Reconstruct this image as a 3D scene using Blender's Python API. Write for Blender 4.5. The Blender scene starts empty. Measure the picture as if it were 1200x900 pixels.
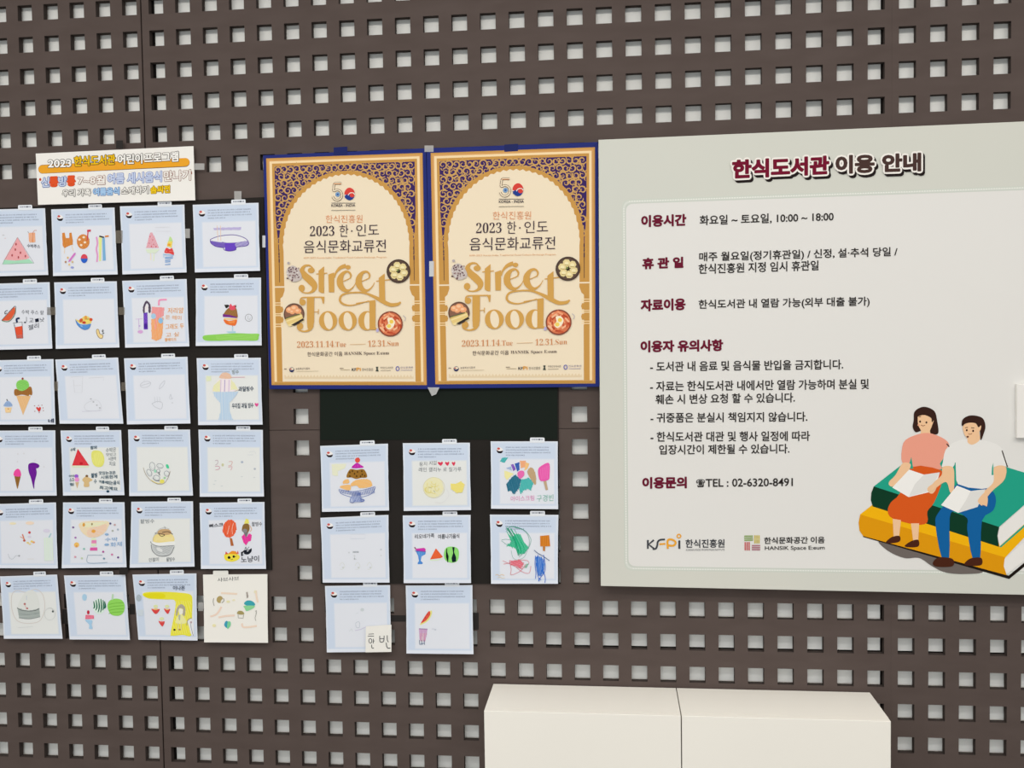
import bpy, math, random
import numpy as np
from mathutils import Matrix, Vector

rnd = random.Random(7)
C = bpy.context.scene.collection
SC = bpy.context.scene

# ------------------------------------------------------------------ camera
FPX, CX, CYD, CD = 1120.77, 1.5783, 0.8847, 2.3408
RX, RY, RZ = 0.0419, -0.1061, -0.0106
ZC = 1.50                                   # eye height above the floor


def _rot(a, b, t):
    M = np.eye(3); c, s = math.cos(t), math.sin(t)
    M[a, a] = c; M[b, b] = c; M[a, b] = -s; M[b, a] = s
    return M


RW = _rot(0, 1, RZ) @ _rot(0, 2, RY) @ _rot(1, 2, RX)   # (X, down, depth) -> camera
cam_data = bpy.data.cameras.new('camera')
cam_data.sensor_width = 36.0
cam_data.lens = FPX / 1200 * 36
cam_data.clip_start = 0.05
cam = bpy.data.objects.new('camera', cam_data); C.objects.link(cam)


def _bl(v): return Vector((v[0], v[2], -v[1]))


xr, yu, zb = _bl(RW[0]), -_bl(RW[1]), -_bl(RW[2])
M4 = Matrix((xr, yu, zb)).transposed().to_4x4()
M4.translation = Vector((CX, -CD, ZC))
cam.matrix_world = M4
SC.camera = cam

# ------------------------------------------------------------------ light
SC.view_settings.view_transform = 'Standard'
SC.view_settings.look = 'None'
SC.view_settings.gamma = 1.0
SC.view_settings.use_curve_mapping = False
SC.view_settings.exposure = 0.0

world = bpy.data.worlds.new('room_light'); SC.world = world
world.use_nodes = True
_nt = world.node_tree; _bg = _nt.nodes['Background']
_tc = _nt.nodes.new('ShaderNodeTexCoord'); _sp = _nt.nodes.new('ShaderNodeSeparateXYZ'); _rm = _nt.nodes.new('ShaderNodeValToRGB')
_rm.color_ramp.elements[0].position = 0.0; _rm.color_ramp.elements[0].color = (0.10, 0.095, 0.09, 1)      # dim floor side
_rm.color_ramp.elements[1].position = 0.25; _rm.color_ramp.elements[1].color = (0.86, 0.84, 0.81, 1)    # pale lit ceiling of the hall
_nt.links.new(_tc.outputs['Generated'], _sp.inputs[0]); _nt.links.new(_sp.outputs['Z'], _rm.inputs[0]); _nt.links.new(_rm.outputs[0], _bg.inputs[0])
_bg.inputs[1].default_value = 1.0


def area(name, loc, rot, sx, sy, power, col):
    l = bpy.data.lights.new(name, 'AREA'); l.shape = 'RECTANGLE'; l.size = sx; l.size_y = sy
    l.energy = power; l.color = col
    o = bpy.data.objects.new(name, l); C.objects.link(o)
    o.location = loc; o.rotation_euler = rot
    return o


# linear ceiling lamps above the visitor, and the daylight across the room
for lx in (-0.35, 1.45, 3.25):
    area('ceiling_lamp', (lx, -1.45, 2.80), (math.radians(0), 0, 0), 1.25, 0.10, 7, (1.0, 0.90, 0.76))
    area('track_lamp', (lx + .1, -2.2, 3.0), (math.radians(36), 0, 0), 1.0, 0.25, 9.5, (1.0, 0.98, 0.95))
area('window_daylight', (1.0, -5.5, 0.9), (math.radians(92), 0, 0), 3.2, 1.4, 52, (0.88, 0.95, 1.0))


# ------------------------------------------------------------------ helpers
def lin(c):
    return tuple(((v / 12.92) if v <= 0.04045 else ((v + 0.055) / 1.055) ** 2.4) for v in c)


def rgb(h):
    h = h.lstrip('#')
    return tuple(int(h[i:i + 2], 16) / 255 for i in (0, 2, 4))


def mixhex(a, b, t):
    A, B = rgb(a), rgb(b)
    return '%02x%02x%02x' % tuple(int(round(255 * (x * (1 - t) + y * t))) for x, y in zip(A, B))


MATS = {}


def mat(h, rough=0.75, spec=0.08):
    k = (h, rough, spec)
    if k in MATS: return MATS[k]
    m = bpy.data.materials.new('print_' + h); m.use_nodes = True
    b = m.node_tree.nodes['Principled BSDF']
    b.inputs['Base Color'].default_value = (*lin(rgb(h)), 1)
    b.inputs['Roughness'].default_value = rough
    b.inputs['Specular IOR Level'].default_value = spec
    MATS[k] = m
    return m


def noisy(name, h1, h2, scale, rough=0.6, spec=0.1, stretch=(1, 1, 1), bump=0.0):
    m = bpy.data.materials.new(name); m.use_nodes = True
    nt = m.node_tree; b = nt.nodes['Principled BSDF']
    tc = nt.nodes.new('ShaderNodeTexCoord'); mp = nt.nodes.new('ShaderNodeMapping')
    mp.inputs['Scale'].default_value = stretch
    n = nt.nodes.new('ShaderNodeTexNoise'); n.inputs['Scale'].default_value = scale
    n.inputs['Detail'].default_value = 5
    r = nt.nodes.new('ShaderNodeValToRGB')
    r.color_ramp.elements[0].color = (*lin(rgb(h1)), 1); r.color_ramp.elements[0].position = 0.3
    r.color_ramp.elements[1].color = (*lin(rgb(h2)), 1); r.color_ramp.elements[1].position = 0.7
    nt.links.new(tc.outputs['Object'], mp.inputs['Vector']); nt.links.new(mp.outputs[0], n.inputs['Vector'])
    nt.links.new(n.outputs['Fac'], r.inputs[0]); nt.links.new(r.outputs[0], b.inputs['Base Color'])
    b.inputs['Roughness'].default_value = rough; b.inputs['Specular IOR Level'].default_value = spec
    if bump:
        bp = nt.nodes.new('ShaderNodeBump'); bp.inputs['Strength'].default_value = bump
        bp.inputs['Distance'].default_value = 0.002
        nt.links.new(n.outputs['Fac'], bp.inputs['Height']); nt.links.new(bp.outputs[0], b.inputs['Normal'])
    return m


def tape_mat(name, h, alpha, rough=0.15):
    m = bpy.data.materials.new(name); m.use_nodes = True
    b = m.node_tree.nodes['Principled BSDF']
    b.inputs['Base Color'].default_value = (*lin(rgb(h)), 1)
    b.inputs['Alpha'].default_value = alpha
    b.inputs['Roughness'].default_value = rough
    b.inputs['Specular IOR Level'].default_value = 0.6
    return m


def W(pts, d=0.0):
    """points of the calibrated photograph -> (X, Z) on the plane lying d metres in front of the wall"""
    p = np.atleast_2d(np.asarray(pts, float))
    v = np.stack([(p[:, 0] - 600) / FPX, (p[:, 1] - 450) / FPX, np.ones(len(p))], -1) @ RW   # -> X, down, depth
    t = (CD - d) / v[:, 2]
    return np.stack([CX + v[:, 0] * t, ZC - v[:, 1] * t], -1)


def empty(name, loc, label=None, cat=None, group=None):
    o = bpy.data.objects.new(name, None); C.objects.link(o); o.location = loc
    o.empty_display_size = 0.05
    if label: o['label'] = label
    if cat: o['category'] = cat
    if group: o['group'] = group
    return o


def tag(o, label, cat, group=None):
    o['label'] = label; o['category'] = cat
    if group: o['group'] = group
    return o


def mesh_obj(name, V, F, mats, mi=None, parent=None, loc=None):
    me = bpy.data.meshes.new(name)
    V = np.asarray(V, float)
    if parent is None and loc is None and name.split('_')[0] not in ('wall', 'trim', 'floor', 'baseboard'): loc = tuple(V.mean(0))
    if parent is not None and loc is None: loc0 = np.array(world_loc(parent))
    elif loc is not None: loc0 = np.array(loc)
    else: loc0 = np.zeros(3)
    me.from_pydata((V - loc0).tolist(), [], F)
    for m in mats: me.materials.append(m)
    if mi is not None: me.polygons.foreach_set('material_index', mi)
    me.update()
    o = bpy.data.objects.new(name, me); C.objects.link(o)
    if parent is not None: o.parent = parent
    elif loc is not None: o.location = loc
    return o


def world_loc(o):
    v = Vector(o.location)
    while o.parent is not None:
        o = o.parent; v = v + Vector(o.location)
    return v


def slab(name, quad, d_back, d_front, m, parent=None, loc=None, bevel=0.0, at=None):
    """board from four photo points TL TR BR BL measured on its front face"""
    xz = W(quad, d_front if at is None else at)
    V = [(x, -d_front, z) for x, z in xz] + [(x, -d_back, z) for x, z in xz]
    F = [(0, 3, 2, 1), (4, 5, 6, 7), (0, 1, 5, 4), (1, 2, 6, 5), (2, 3, 7, 6), (3, 0, 4, 7)]
    o = mesh_obj(name, V, F, [m], parent=parent, loc=loc)
    if bevel:
        b = o.modifiers.new('bevel', 'BEVEL'); b.width = bevel; b.segments = 2
    return o


def box(name, x0, x1, y0, y1, z0, z1, m, parent=None, loc=None, bevel=0.0, seg=2):
    V = [(x, y, z) for x in (x0, x1) for y in (y0, y1) for z in (z0, z1)]
    F = [(0, 1, 3, 2), (4, 6, 7, 5), (0, 4, 5, 1), (2, 3, 7, 6), (0, 2, 6, 4), (1, 5, 7, 3)]
    o = mesh_obj(name, V, F, [m], parent=parent, loc=loc)
    if bevel:
        b = o.modifiers.new('bevel', 'BEVEL'); b.width = bevel; b.segments = seg
    return o


# lettering ---------------------------------------------------------
_TXT = {}


def text2d(s, bold=0.0, res=3):
    k = (s, bold)
    if k in _TXT: return _TXT[k]
    cu = bpy.data.curves.new('t', 'FONT'); cu.body = s; cu.size = 1; cu.offset = bold; cu.resolution_u = res
    o = bpy.data.objects.new('t', cu); C.objects.link(o)
    dg = bpy.context.evaluated_depsgraph_get(); dg.update()
    me = bpy.data.meshes.new_from_object(o.evaluated_get(dg))
    v = np.array([p.co[:2] for p in me.vertices]) if len(me.vertices) else np.zeros((0, 2))
    f = [tuple(p.vertices) for p in me.polygons]
    bpy.data.objects.remove(o); bpy.data.curves.remove(cu); bpy.data.meshes.remove(me)
    if len(v):
        lo, hi = v.min(0), v.max(0); v = (v - lo) / (hi - lo)
    _TXT[k] = (v, f)
    return _TXT[k]


def arc(cx, cy, rx, ry=None, a0=0, a1=360, n=24, rot=0):
    ry = rx if ry is None else ry
    out = []
    full = abs(a1 - a0) >= 360
    for i in range(n if full else n + 1):
        a = math.radians(a0 + (a1 - a0) * i / n)
        x, y = rx * math.cos(a), ry * math.sin(a)
        r = math.radians(rot)
        out.append((cx + x * math.cos(r) - y * math.sin(r), cy + x * math.sin(r) + y * math.cos(r)))
    return out


def smooth(pts, n=8, closed=False):
    P = [np.array(p, float) for p in pts]; N = len(P); out = []
    rng = range(N) if closed else range(N - 1)
    for i in rng:
        if closed: p0, p1, p2, p3 = P[i - 1], P[i], P[(i + 1) % N], P[(i + 2) % N]
        else: p0, p1, p2, p3 = P[max(i - 1, 0)], P[i], P[i + 1], P[min(i + 2, N - 1)]
        for k in range(n):
            t = k / n
            out.append(tuple(0.5 * ((2 * p1) + (-p0 + p2) * t + (2 * p0 - 5 * p1 + 4 * p2 - p3) * t * t + (-p0 + 3 * p1 - 3 * p2 + p3) * t ** 3)))
    if not closed: out.append(tuple(P[-1]))
    return out


PAPER = 'dfe4ec'


class Ink:
    """collects flat printed / drawn shapes lying on a sheet and links them as ONE mesh"""
    def __init__(s, xf, depth, step=4e-5):
        s.xf = xf; s.depth = depth; s.step = step; s.layer = 1
        s.V = []; s.F = []; s.M = []; s.mats = []; s.mk = {}

    def at(s, ox, oy, sc): s.xf = (ox, oy, sc); return s

    def pix(s, pts):
        p = np.atleast_2d(np.asarray(pts, float))
        if callable(s.xf): return s.xf(p)
        ox, oy, sc = s.xf
        return p / sc + np.array([ox, oy])

    def raw(s, color, pts, faces, rough=0.75, bump=True, dz=0.0):
        q = s.pix(pts)
        d = s.depth
        if callable(d):
            dd = np.full(len(q), d(q)); xz = W(q, dd)
        else:
            dd = np.full(len(q), d); xz = W(q, dd)
        y = -(dd + s.layer * s.step + dz)
        b = len(s.V)
        s.V.extend(np.stack([xz[:, 0], y, xz[:, 1]], -1).tolist())
        k = (color, rough)
        if k not in s.mk: s.mk[k] = len(s.mats); s.mats.append(mat(color, rough))
        for f in faces:
            s.F.append(tuple(b + i for i in f)); s.M.append(s.mk[k])
        if bump: s.layer += 1

    def P(s, color, pts, **k): s.raw(color, pts, [tuple(range(len(pts)))], **k)

    def S(s, color, pts, n=6, **k): s.P(color, smooth(pts, n, True), **k)

    def C(s, color, cx, cy, rx, ry=None, rot=0, n=20, **k): s.P(color, arc(cx, cy, rx, ry, n=n, rot=rot), **k)

    def L(s, color, w, pts, closed=False, **k):
        s.VL(color, [(p[0], p[1], w) for p in pts], closed, **k)

    def VL(s, color, pw, closed=False, **k):
        """stroke with a width at every point"""
        P = [np.array(p[:2], float) for p in pw]; w = [p[2] / 2 for p in pw]; N = len(P)
        A = []
        for i in range(N):
            a = P[i - 1] if (i > 0 or closed) else P[i]
            b = P[(i + 1) % N] if (i < N - 1 or closed) else P[i]
            t = b - a; l = np.hypot(*t); t = t / l if l > 1e-9 else np.array([1., 0])
            n = np.array([-t[1], t[0]])
            A.append(P[i] + n * w[i]); A.append(P[i] - n * w[i])
        F = [(2 * i, 2 * i + 1, 2 * i + 3, 2 * i + 2) for i in range(N - 1)]
        if closed: F.append((2 * N - 2, 2 * N - 1, 1, 0))
        if 'dz' not in k: k['dz'] = np.repeat(np.linspace(0, 1.2e-5, N), 2); s.raw(color, A, F, **k); s.layer += 1
        else: s.raw(color, A, F, **k)

    def SL(s, color, w, pts, n=6, closed=False, **k): s.L(color, w, smooth(pts, n, closed), closed, **k)

    def SVL(s, color, pts, n=6, **k):
        s.VL(color, smooth(pts, n), **k)

    def H(s, color, poly, ang=60, gap=9, w=8, base=0.45, ground=PAPER, jit=3):
        """crayon: a pale fill with hatched strokes over it"""
        w = w * 0.8
        if base is not None: s.P(mixhex(color, ground, min(.75, base + .14)), poly)
        a = math.radians(ang); ca, sa = math.cos(a), math.sin(a)
        Q = [(x * ca + y * sa, -x * sa + y * ca) for x, y in poly]
        ys = [q[1] for q in Q]; y = min(ys) + gap * 0.5
        V = []; F = []; Z = []; row = 0
        while y < max(ys):
            xs = []
            for i in range(len(Q)):
                (x0, y0), (x1, y1) = Q[i], Q[(i + 1) % len(Q)]
                if (y0 <= y) != (y1 <= y): xs.append(x0 + (y - y0) / (y1 - y0) * (x1 - x0))
            xs.sort()
            for k in range(0, len(xs) - 1, 2):
                a0, a1 = xs[k] - rnd.uniform(-jit, jit), xs[k + 1] + rnd.uniform(-jit, jit)
                yy0, yy1 = y + rnd.uniform(-.2, .2) * gap, y + rnd.uniform(-.2, .2) * gap
                b = len(V)
                for X, Y in ((a0, yy0 - w / 2), (a1, yy1 - w / 2), (a1, yy1 + w / 2), (a0, yy0 + w / 2)):
                    V.append((X * ca - Y * sa, X * sa + Y * ca))
                F.append((b, b + 1, b + 2, b + 3)); Z += [(row % 3) * 1.5e-5] * 4
            y += gap; row += 1
        if F: s.raw(color, V, F, dz=np.array(Z)); s.layer += 1

    def T(s, color, txt, x0, y0, x1, y1, h, bold=0.0, halo=0.0, **k):
        v, f = text2d(txt, bold)
        if not len(v): return
        p0, p1 = np.array([x0, y0], float), np.array([x1, y1], float)
        pts = p0 + v[:, :1] * (p1 - p0) - v[:, 1:] * np.array([0.0, h])
        if halo:                                   # thicken by copies shifted round a ring
            A = [pts]; F = list(f); n = len(v); Z = [np.zeros(n)]; ds = 1.6e-5
            for q in range(12):
                a = q * math.pi / 6
                A.append(pts + halo * np.array([math.cos(a), math.sin(a)]))
                F += [tuple(i + (q + 1) * n for i in ff) for ff in f]; Z.append(np.full(n, ds * (q + 1)))
            pts = np.concatenate(A); f = F
            s.raw(color, pts, f, dz=np.concatenate(Z)); s.layer += int(math.ceil(13 * ds / s.step))
            return
        s.raw(color, pts, f, **k)

    def build(s, name, parent):
        return mesh_obj(name, s.V, s.F, s.mats, s.M, parent)

# ------------------------------------------------------------------ the room
PX, PZ, HX, HZ = 0.0702, 0.08, 0.0384, 0.0393
ZTOP = ZC + CYD                              # top edge of hole row 0
PT, GAP = 0.017, 0.007                       # panel thickness, air behind it
c0, c1, r0, r1 = -14, 50, -5, 28
brown = noisy('brown_laminate', '554a46', '5b504c', 9, 0.7, 0.06, (1, 1, 3))
cream = noisy('cream_plaster', 'f8f8f4', 'f4f4ef', 4, 0.8, 0.1)

cut_edge = mat('443c39', 0.8)            # the sawn edges inside the square holes


def perforated(name, ca, cb, ra, rb, xl, xr_, zt, zbm):
    xs = [xl]; zs = [zt]; cuts = set()
    for c in range(ca, cb + 1): xs += [c * PX, c * PX + HX]
    xs.append(xr_)
    for r in range(ra, rb + 1): zs += [ZTOP - r * PZ, ZTOP - r * PZ - HZ]
    zs.append(zbm)
    nx, nz = len(xs), len(zs); V = []; F = []
    for y in (0.0, PT):
        for z in zs:
            for x in xs: V.append((x, y, z))
    vid = lambda k, j, i: k * nx * nz + j * nx + i
    # the field behind the display board is left solid
    blank = lambda r, c: 6 <= r <= 18 and c <= 10
    hole = lambda j, i: (i % 2 == 1) and (j % 2 == 1) and 0 < i < nx - 1 and 0 < j < nz - 1 and not blank(ra + j // 2, ca + i // 2)
    for j in range(nz - 1):
        for i in range(nx - 1):
            if not hole(j, i):
                F.append((vid(0, j, i), vid(0, j + 1, i), vid(0, j + 1, i + 1), vid(0, j, i + 1)))
                F.append((vid(1, j, i), vid(1, j, i + 1), vid(1, j + 1, i + 1), vid(1, j + 1, i)))
            else:
                q = [(j, i), (j, i + 1), (j + 1, i + 1), (j + 1, i)]
                for a in range(4):
                    p, n = q[a], q[(a + 1) % 4]
                    cuts.add(len(F)); F.append((vid(0, *p), vid(0, *n), vid(1, *n), vid(1, *p)))
    ring = [(0, i) for i in range(nx)] + [(j, nx - 1) for j in range(1, nz)] + [(nz - 1, i) for i in range(nx - 2, -1, -1)] + [(j, 0) for j in range(nz - 2, 0, -1)]
    for a in range(len(ring)):
        p, n = ring[a], ring[(a + 1) % len(ring)]
        F.append((vid(0, *n), vid(0, *p), vid(1, *p), vid(1, *n)))
    o = mesh_obj(name, V, F, [brown, cut_edge], [1 if k in cuts else 0 for k in range(len(F))])
    o['kind'] = 'structure'
    return o


# panels: joints right of column 5 (a visible black gap) and below row 9
seam_x = float(W([(178.5, 450)])[0, 0]); sx2 = (31 * PX + HX + 32 * PX) / 2
seam_z = float(W([(350, 504)])[0, 1])
zt, zb_ = ZTOP - r0 * PZ + .04, 0.06
g = 0.0007
rj = int(math.floor((ZTOP - seam_z) / PZ))
for (a, b, xl, xr_, gl, gr) in ((c0, 5, c0 * PX - .03, seam_x, 0, .0018), (6, 31, seam_x, sx2, .0018, .0001), (32, c1, sx2, c1 * PX + HX + .03, .0001, 0)):
    perforated('wall_back', a, b, r0, rj, xl + gl, xr_ - gr, zt, seam_z + g)
    perforated('wall_back', a, b, rj + 1, r1, xl + gl, xr_ - gr, seam_z - g, zb_)
xw0, xw1 = c0 * PX - .03, c1 * PX + HX + .03
o = box('wall_rear', xw0, xw1, PT + GAP, PT + GAP + .05, 0.0, zt, cream); o['kind'] = 'structure'
black_wood = mat('14100f', 0.8)
# dark battens that carry the panels in front of the pale wall
for n, (xa, xb) in enumerate(((seam_x - .012, 6 * PX + .004), (31 * PX + HX - .003, 32 * PX + .001))):
    o = box('trim_%d' % (n + 1), xa, xb, PT + .0004, PT + GAP - .0004, zb_, zt - .001, black_wood); o['kind'] = 'structure'
zz = ZTOP - 20 * PZ - HZ
o = box('trim_3', 18 * PX - .01, xw1 - .01, PT + .0006, PT + GAP - .0006, zz - .02, zz + .0012, black_wood); o['kind'] = 'structure'
o = box('floor', xw0 - .5, xw1 + .5, -6.0, PT + GAP + .05, -0.1, 0.0, noisy('floor_tile', '8d8880', '98938b', 3, 0.5)); o['kind'] = 'structure'
o = box('baseboard_back', xw0, xw1, 0.0, PT + GAP - .0002, 0.0, zb_ - .0005, brown); o['kind'] = 'structure'

# ------------------------------------------------------------------ white cabinets under the notice board
white_lam = noisy('white_laminate', 'f2efe7', 'f4f1e9', 2.5, 0.5, 0.15)
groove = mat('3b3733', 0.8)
zc_top = 0.658
xA, xB, xM = None, None, None
fr = CD - 0.18
tl, tm, tr = [float(W([(px, py)], 0.18)[0, 0]) for px, py in ((567.5, 850), (798.5, 850), (1044, 850))]
ztop_c = float(W([(800, 839)], 0.18)[0, 1])
for (xa, xb, lab) in ((tl, tm - .0012, 'white low cabinet below the perforated wall, the left one of the pair'), (tm + .0012, tr, 'white low cabinet under the notice board, the right one of the pair')):
    e = empty('cabinet', ((xa + xb) / 2, -.10, 0), lab, 'cabinet', 'white low cabinets')
    box('body', xa, xb, -.162, -.004, .0, ztop_c - .0185, white_lam, e, bevel=.0008)
    box('top_panel', xa, xb, -.1621, -.004, ztop_c - .0184, ztop_c, white_lam, e)
    box('front_panel', xa, xb, -.18, -.1622, .05, ztop_c, white_lam, e, bevel=.0008)
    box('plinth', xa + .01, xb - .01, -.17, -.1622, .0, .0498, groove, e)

# ------------------------------------------------------------------ black boards
black = noisy('black_foamboard', '262422', '2d2a28', 5, 0.8, 0.04)
blackg = mat('1a211c', 0.55, 0.06)
o = slab('display_board', [(-95, 247.5), (309, 231), (318.5, 668), (-80, 667)], .0002, .0042, black, loc=None)
tag(o, 'large black display board behind the four columns of drawings at left', 'board')
o = slab('display_board', [(374.5, 452), (654.5, 450), (655, 684), (376, 684)], .0002, .0042, black)
tag(o, 'black display board below the posters behind six drawings', 'board')
o = slab('cover_sheet', [(375.5, 452), (653, 450), (653, 515), (375.5, 515.5)], .0044, .0052, blackg)
tag(o, 'glossy black sheet directly under the two posters on the smaller board', 'sheet')

# ------------------------------------------------------------------ children's drawings
paper_m = noisy('paper', 'dfe6f2', 'e3e9f4', 3, 0.85, 0.15)
card_m = noisy('cream_paper', 'efeee8', 'f2f0ea', 3, 0.85, 0.15)
BL, IN, CR = 'cedbee', 'e2e6ef', 'e5e8e7'


def sheet(quad, label, draw, inner=IN, crop=None, tab=(0.585, 0.805), curl=0.0, style='form', hue=BL):
    """one paper with its printed form, its name tab and what a child drew on it"""
    q = np.array(quad, float)                       # TL TR BR BL in photo points
    dt, db = 0.0062 + rnd.uniform(0, .0008), 0.0105 + rnd.uniform(0, .004)
    yt, yb = (q[0, 1] + q[1, 1]) / 2, (q[2, 1] + q[3, 1]) / 2

    def depth(p):
        v = np.clip((p[:, 1] - yt) / (yb - yt), -.15, 1.05)
        return dt + (db - dt) * np.clip(v, -.15, 1.05) ** 1.0

    def uv(p):
        u, v = p[:, :1], p[:, 1:]
        return (q[0] * (1 - u) + q[1] * u) * (1 - v) + (q[3] * (1 - u) + q[2] * u) * v
    cen = uv(np.array([[.5, 0.0]]))
    x, z = W(cen, dt)[0]
    e = empty('drawing_sheet', (x, -dt, z), label, 'drawing', "children's food drawings on the wall")
    # the paper: a gently waved thin sheet
    n = 10
    P = []
    for j in range(n + 1):
        for i in range(n + 1):
            u, v = i / n, j / n
            bow = 0.006 * math.sin(math.pi * v) * (1 if i == 0 else -1 if i == n else 0) * rnd.uniform(.3, 1)
            P.append((u + bow, v))
    pp = uv(np.array(P)); d = depth(pp); xz = W(pp, d)
    V = [(a[0], -b, a[1]) for a, b in zip(xz, d)]
    m = (n + 1) ** 2
    V += [(a[0], -b + .0004, a[1]) for a, b in zip(xz, d)]
    F = []
    for j in range(n):
        for i in range(n):
            a = j * (n + 1) + i
            F.append((a, a + n + 1, a + n + 2, a + 1)); F.append((m + a, m + a + 1, m + a + n + 2, m + a + n + 1))
    ring = [i for i in range(n + 1)] + [j * (n + 1) + n for j in range(1, n + 1)] + [n * (n + 1) + i for i in range(n - 1, -1, -1)] + [j * (n + 1) for j in range(n - 1, 0, -1)]
    for a, b in zip(ring, ring[1:] + ring[:1]): F.append((a, b, m + b, m + a))
    mesh_obj('paper', V, F, [paper_m if style == 'form' else card_m], parent=e)
    if style == 'form':
        I = Ink(uv, depth, 1.6e-5)
        I.P(mixhex(hue, 'e2e8f1', .35), [(.012, .012), (.985, .012), (.985, .95), (.012, .95)])
        I.P(hue, [(.03, .03), (.965, .03), (.965, .945), (.03, .945)])
        for k, t in enumerate((.25, .55, .8, 1)):
            a = .022 * (1 - k / 3)
            I.P(mixhex(hue, inner, t), [(.145 - a, .275 - a), (.935 + a, .275 - a), (.935 + a, .915 + a), (.145 - a, .915 + a)])
        # bowl emblem
        I.P('4a2c30', [(.085, .125), (.185, .135), (.175, .165), (.155, .178), (.115, .175), (.093, .155)], rough=.7)
        I.P('1f1a20', [(.09, .145), (.183, .15), (.17, .168), (.15, .178), (.115, .175), (.097, .16)])
        I.S('f0eeee', [(.09, .125), (.10, .10), (.13, .088), (.165, .10), (.185, .13), (.16, .142), (.12, .145)])
        I.C('c9544e', .118, .108, .022, .017); I.C('e7c9c4', .105, .128, .014, .010)
        # four printed lines, too small to read: strokes of glyph size
        V = []; F = []
        for r, (y, ln) in enumerate(((.088, .865), (.127, .855), (.166, .89), (.205, .49))):
            u = .222
            while u < ln:
                w = rnd.uniform(.012, .019)
                for kk in range(3):
                    if kk < 2:
                        hx, hy = u + w * rnd.uniform(.0, .3), y + (-.006 + kk * .010) + rnd.uniform(-.002, .002); ww, hh = w * rnd.uniform(.5, .8), .0042
                    else: hx, hy, ww, hh = u + w * .8, y - .008, .0036, .017
                    b = len(V); V += [(hx, hy), (hx + ww, hy), (hx + ww, hy + hh), (hx, hy + hh)]; F.append((b, b + 1, b + 2, b + 3))
                u += w + (.004 if rnd.random() < .75 else .014)
        I.raw('76839f', V, F)
        I.build('printed_form', e)
    if draw:
        ox, oy, sc = crop
        I = Ink((ox, oy, sc), lambda p: depth(p) + 4.5e-4, 1.6e-5)
        draw(I)
        I.build('drawing', e)
    # name tab standing above the top edge
    t0, t1 = tab
    I = Ink(uv, lambda p: depth(p) + 6e-4, 1.6e-5)
    I.P('e6ebf2' if style == 'form' else 'efeee8', [(t0, .02), (t0 + .002, -.045), (t0 + .012, -.056), (t1 - .012, -.056), (t1 - .002, -.045), (t1, .02)])
    if style == 'form':
        u = t0 + .03
        while u < t1 - .035:
            I.P('6c7488', [(u, -.036), (u + .012, -.036), (u + .012, -.019), (u, -.019)], bump=False); u += .019
        I.C('2f3550', t0 + .14, -.027, .012, .011)
    I.build('name_tab', e)
    return e


def d_melon_slice(I):          # s 10
    I.H('f0a0a4', [(205, 400), (345, 640), (300, 665), (170, 672), (50, 662)], 75, 9, 7, .3)
    I.P('a9dfc0', [(48, 665), (170, 676), (340, 655), (395, 705), (200, 712), (28, 718)])
    I.L('8c8a90', 4, [(205, 400), (28, 718), (200, 706), (398, 705), (205, 400)])
    for x, y in ((188, 482), (180, 545), (240, 582), (142, 612), (216, 636), (298, 622)): I.C('b0474f', x, y, 9, 15)
    I.H('ef9a5e', [(335, 350), (412, 345), (410, 460), (345, 462)], 88, 13, 9, .45)
    I.L('c86a48', 5, [(378, 455), (385, 345), (405, 320), (430, 320)]); I.L('555b66', 4, [(325, 332), (340, 350)])
    I.T('4a5060', '수박주스', 318, 520, 470, 530, 42, .01)
    I.C('c9cbd0', 40, 375, 14, 6); I.C('d9c3c6', 62, 412, 10, 4)


def d_lollies(I):
    o = 'd67f2a'
    I.H(o, [(178, 350), (208, 345), (222, 410), (262, 410), (262, 350), (288, 345), (298, 410), (305, 488), (268, 495), (205, 528), (185, 500), (180, 420)], 80, 10, 9, .2)
    I.L('f0d6b4', 7, [(205, 530), (205, 590)]); I.L('f0d6b4', 7, [(290, 500), (310, 560)])
    I.H(o, arc(425, 452, 74, 86), 60, 10, 9, .25)
    for x, y in ((382, 428), (432, 400), (402, 492), (445, 460)): I.C('f1e3d0', x, y, 15, 13)
    I.L('cf3f52', 13, [(472, 440), (478, 375), (482, 330)]); I.L('cf3f52', 24, [(472, 326), (515, 322)])
    I.SL('e39bd0', 18, [(580, 395), (592, 470), (580, 540), (592, 610), (586, 690)])
    I.H('e6ee8c', [(608, 400), (645, 405), (632, 680), (612, 680)], 88, 8, 7, .3)
    I.P('7db2dc', [(650, 400), (678, 405), (690, 672), (655, 675)])
    I.L('3b3030', 17, [(615, 388), (670, 402)]); I.L('d9862f', 18, [(680, 392), (725, 386)])
    I.L('e08fd6', 24, [(262, 680), (330, 590)]); I.L('c670c0', 9, [(255, 690), (335, 582)])
    for x, y, c in ((245, 640, 'e2b878'), (220, 690, 'b58a6a'), (262, 720, 'e8c88a'), (300, 690, 'd9bb86')): I.C(c, x, y, 11, 13)
    I.C('9aa6dc', 298, 755, 20, 13)
    I.P('d94a5a', arc(438, 650, 40, 52, 180, 360)); I.P('2f63c8', arc(438, 650, 40, 52, 0, 180))


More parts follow.
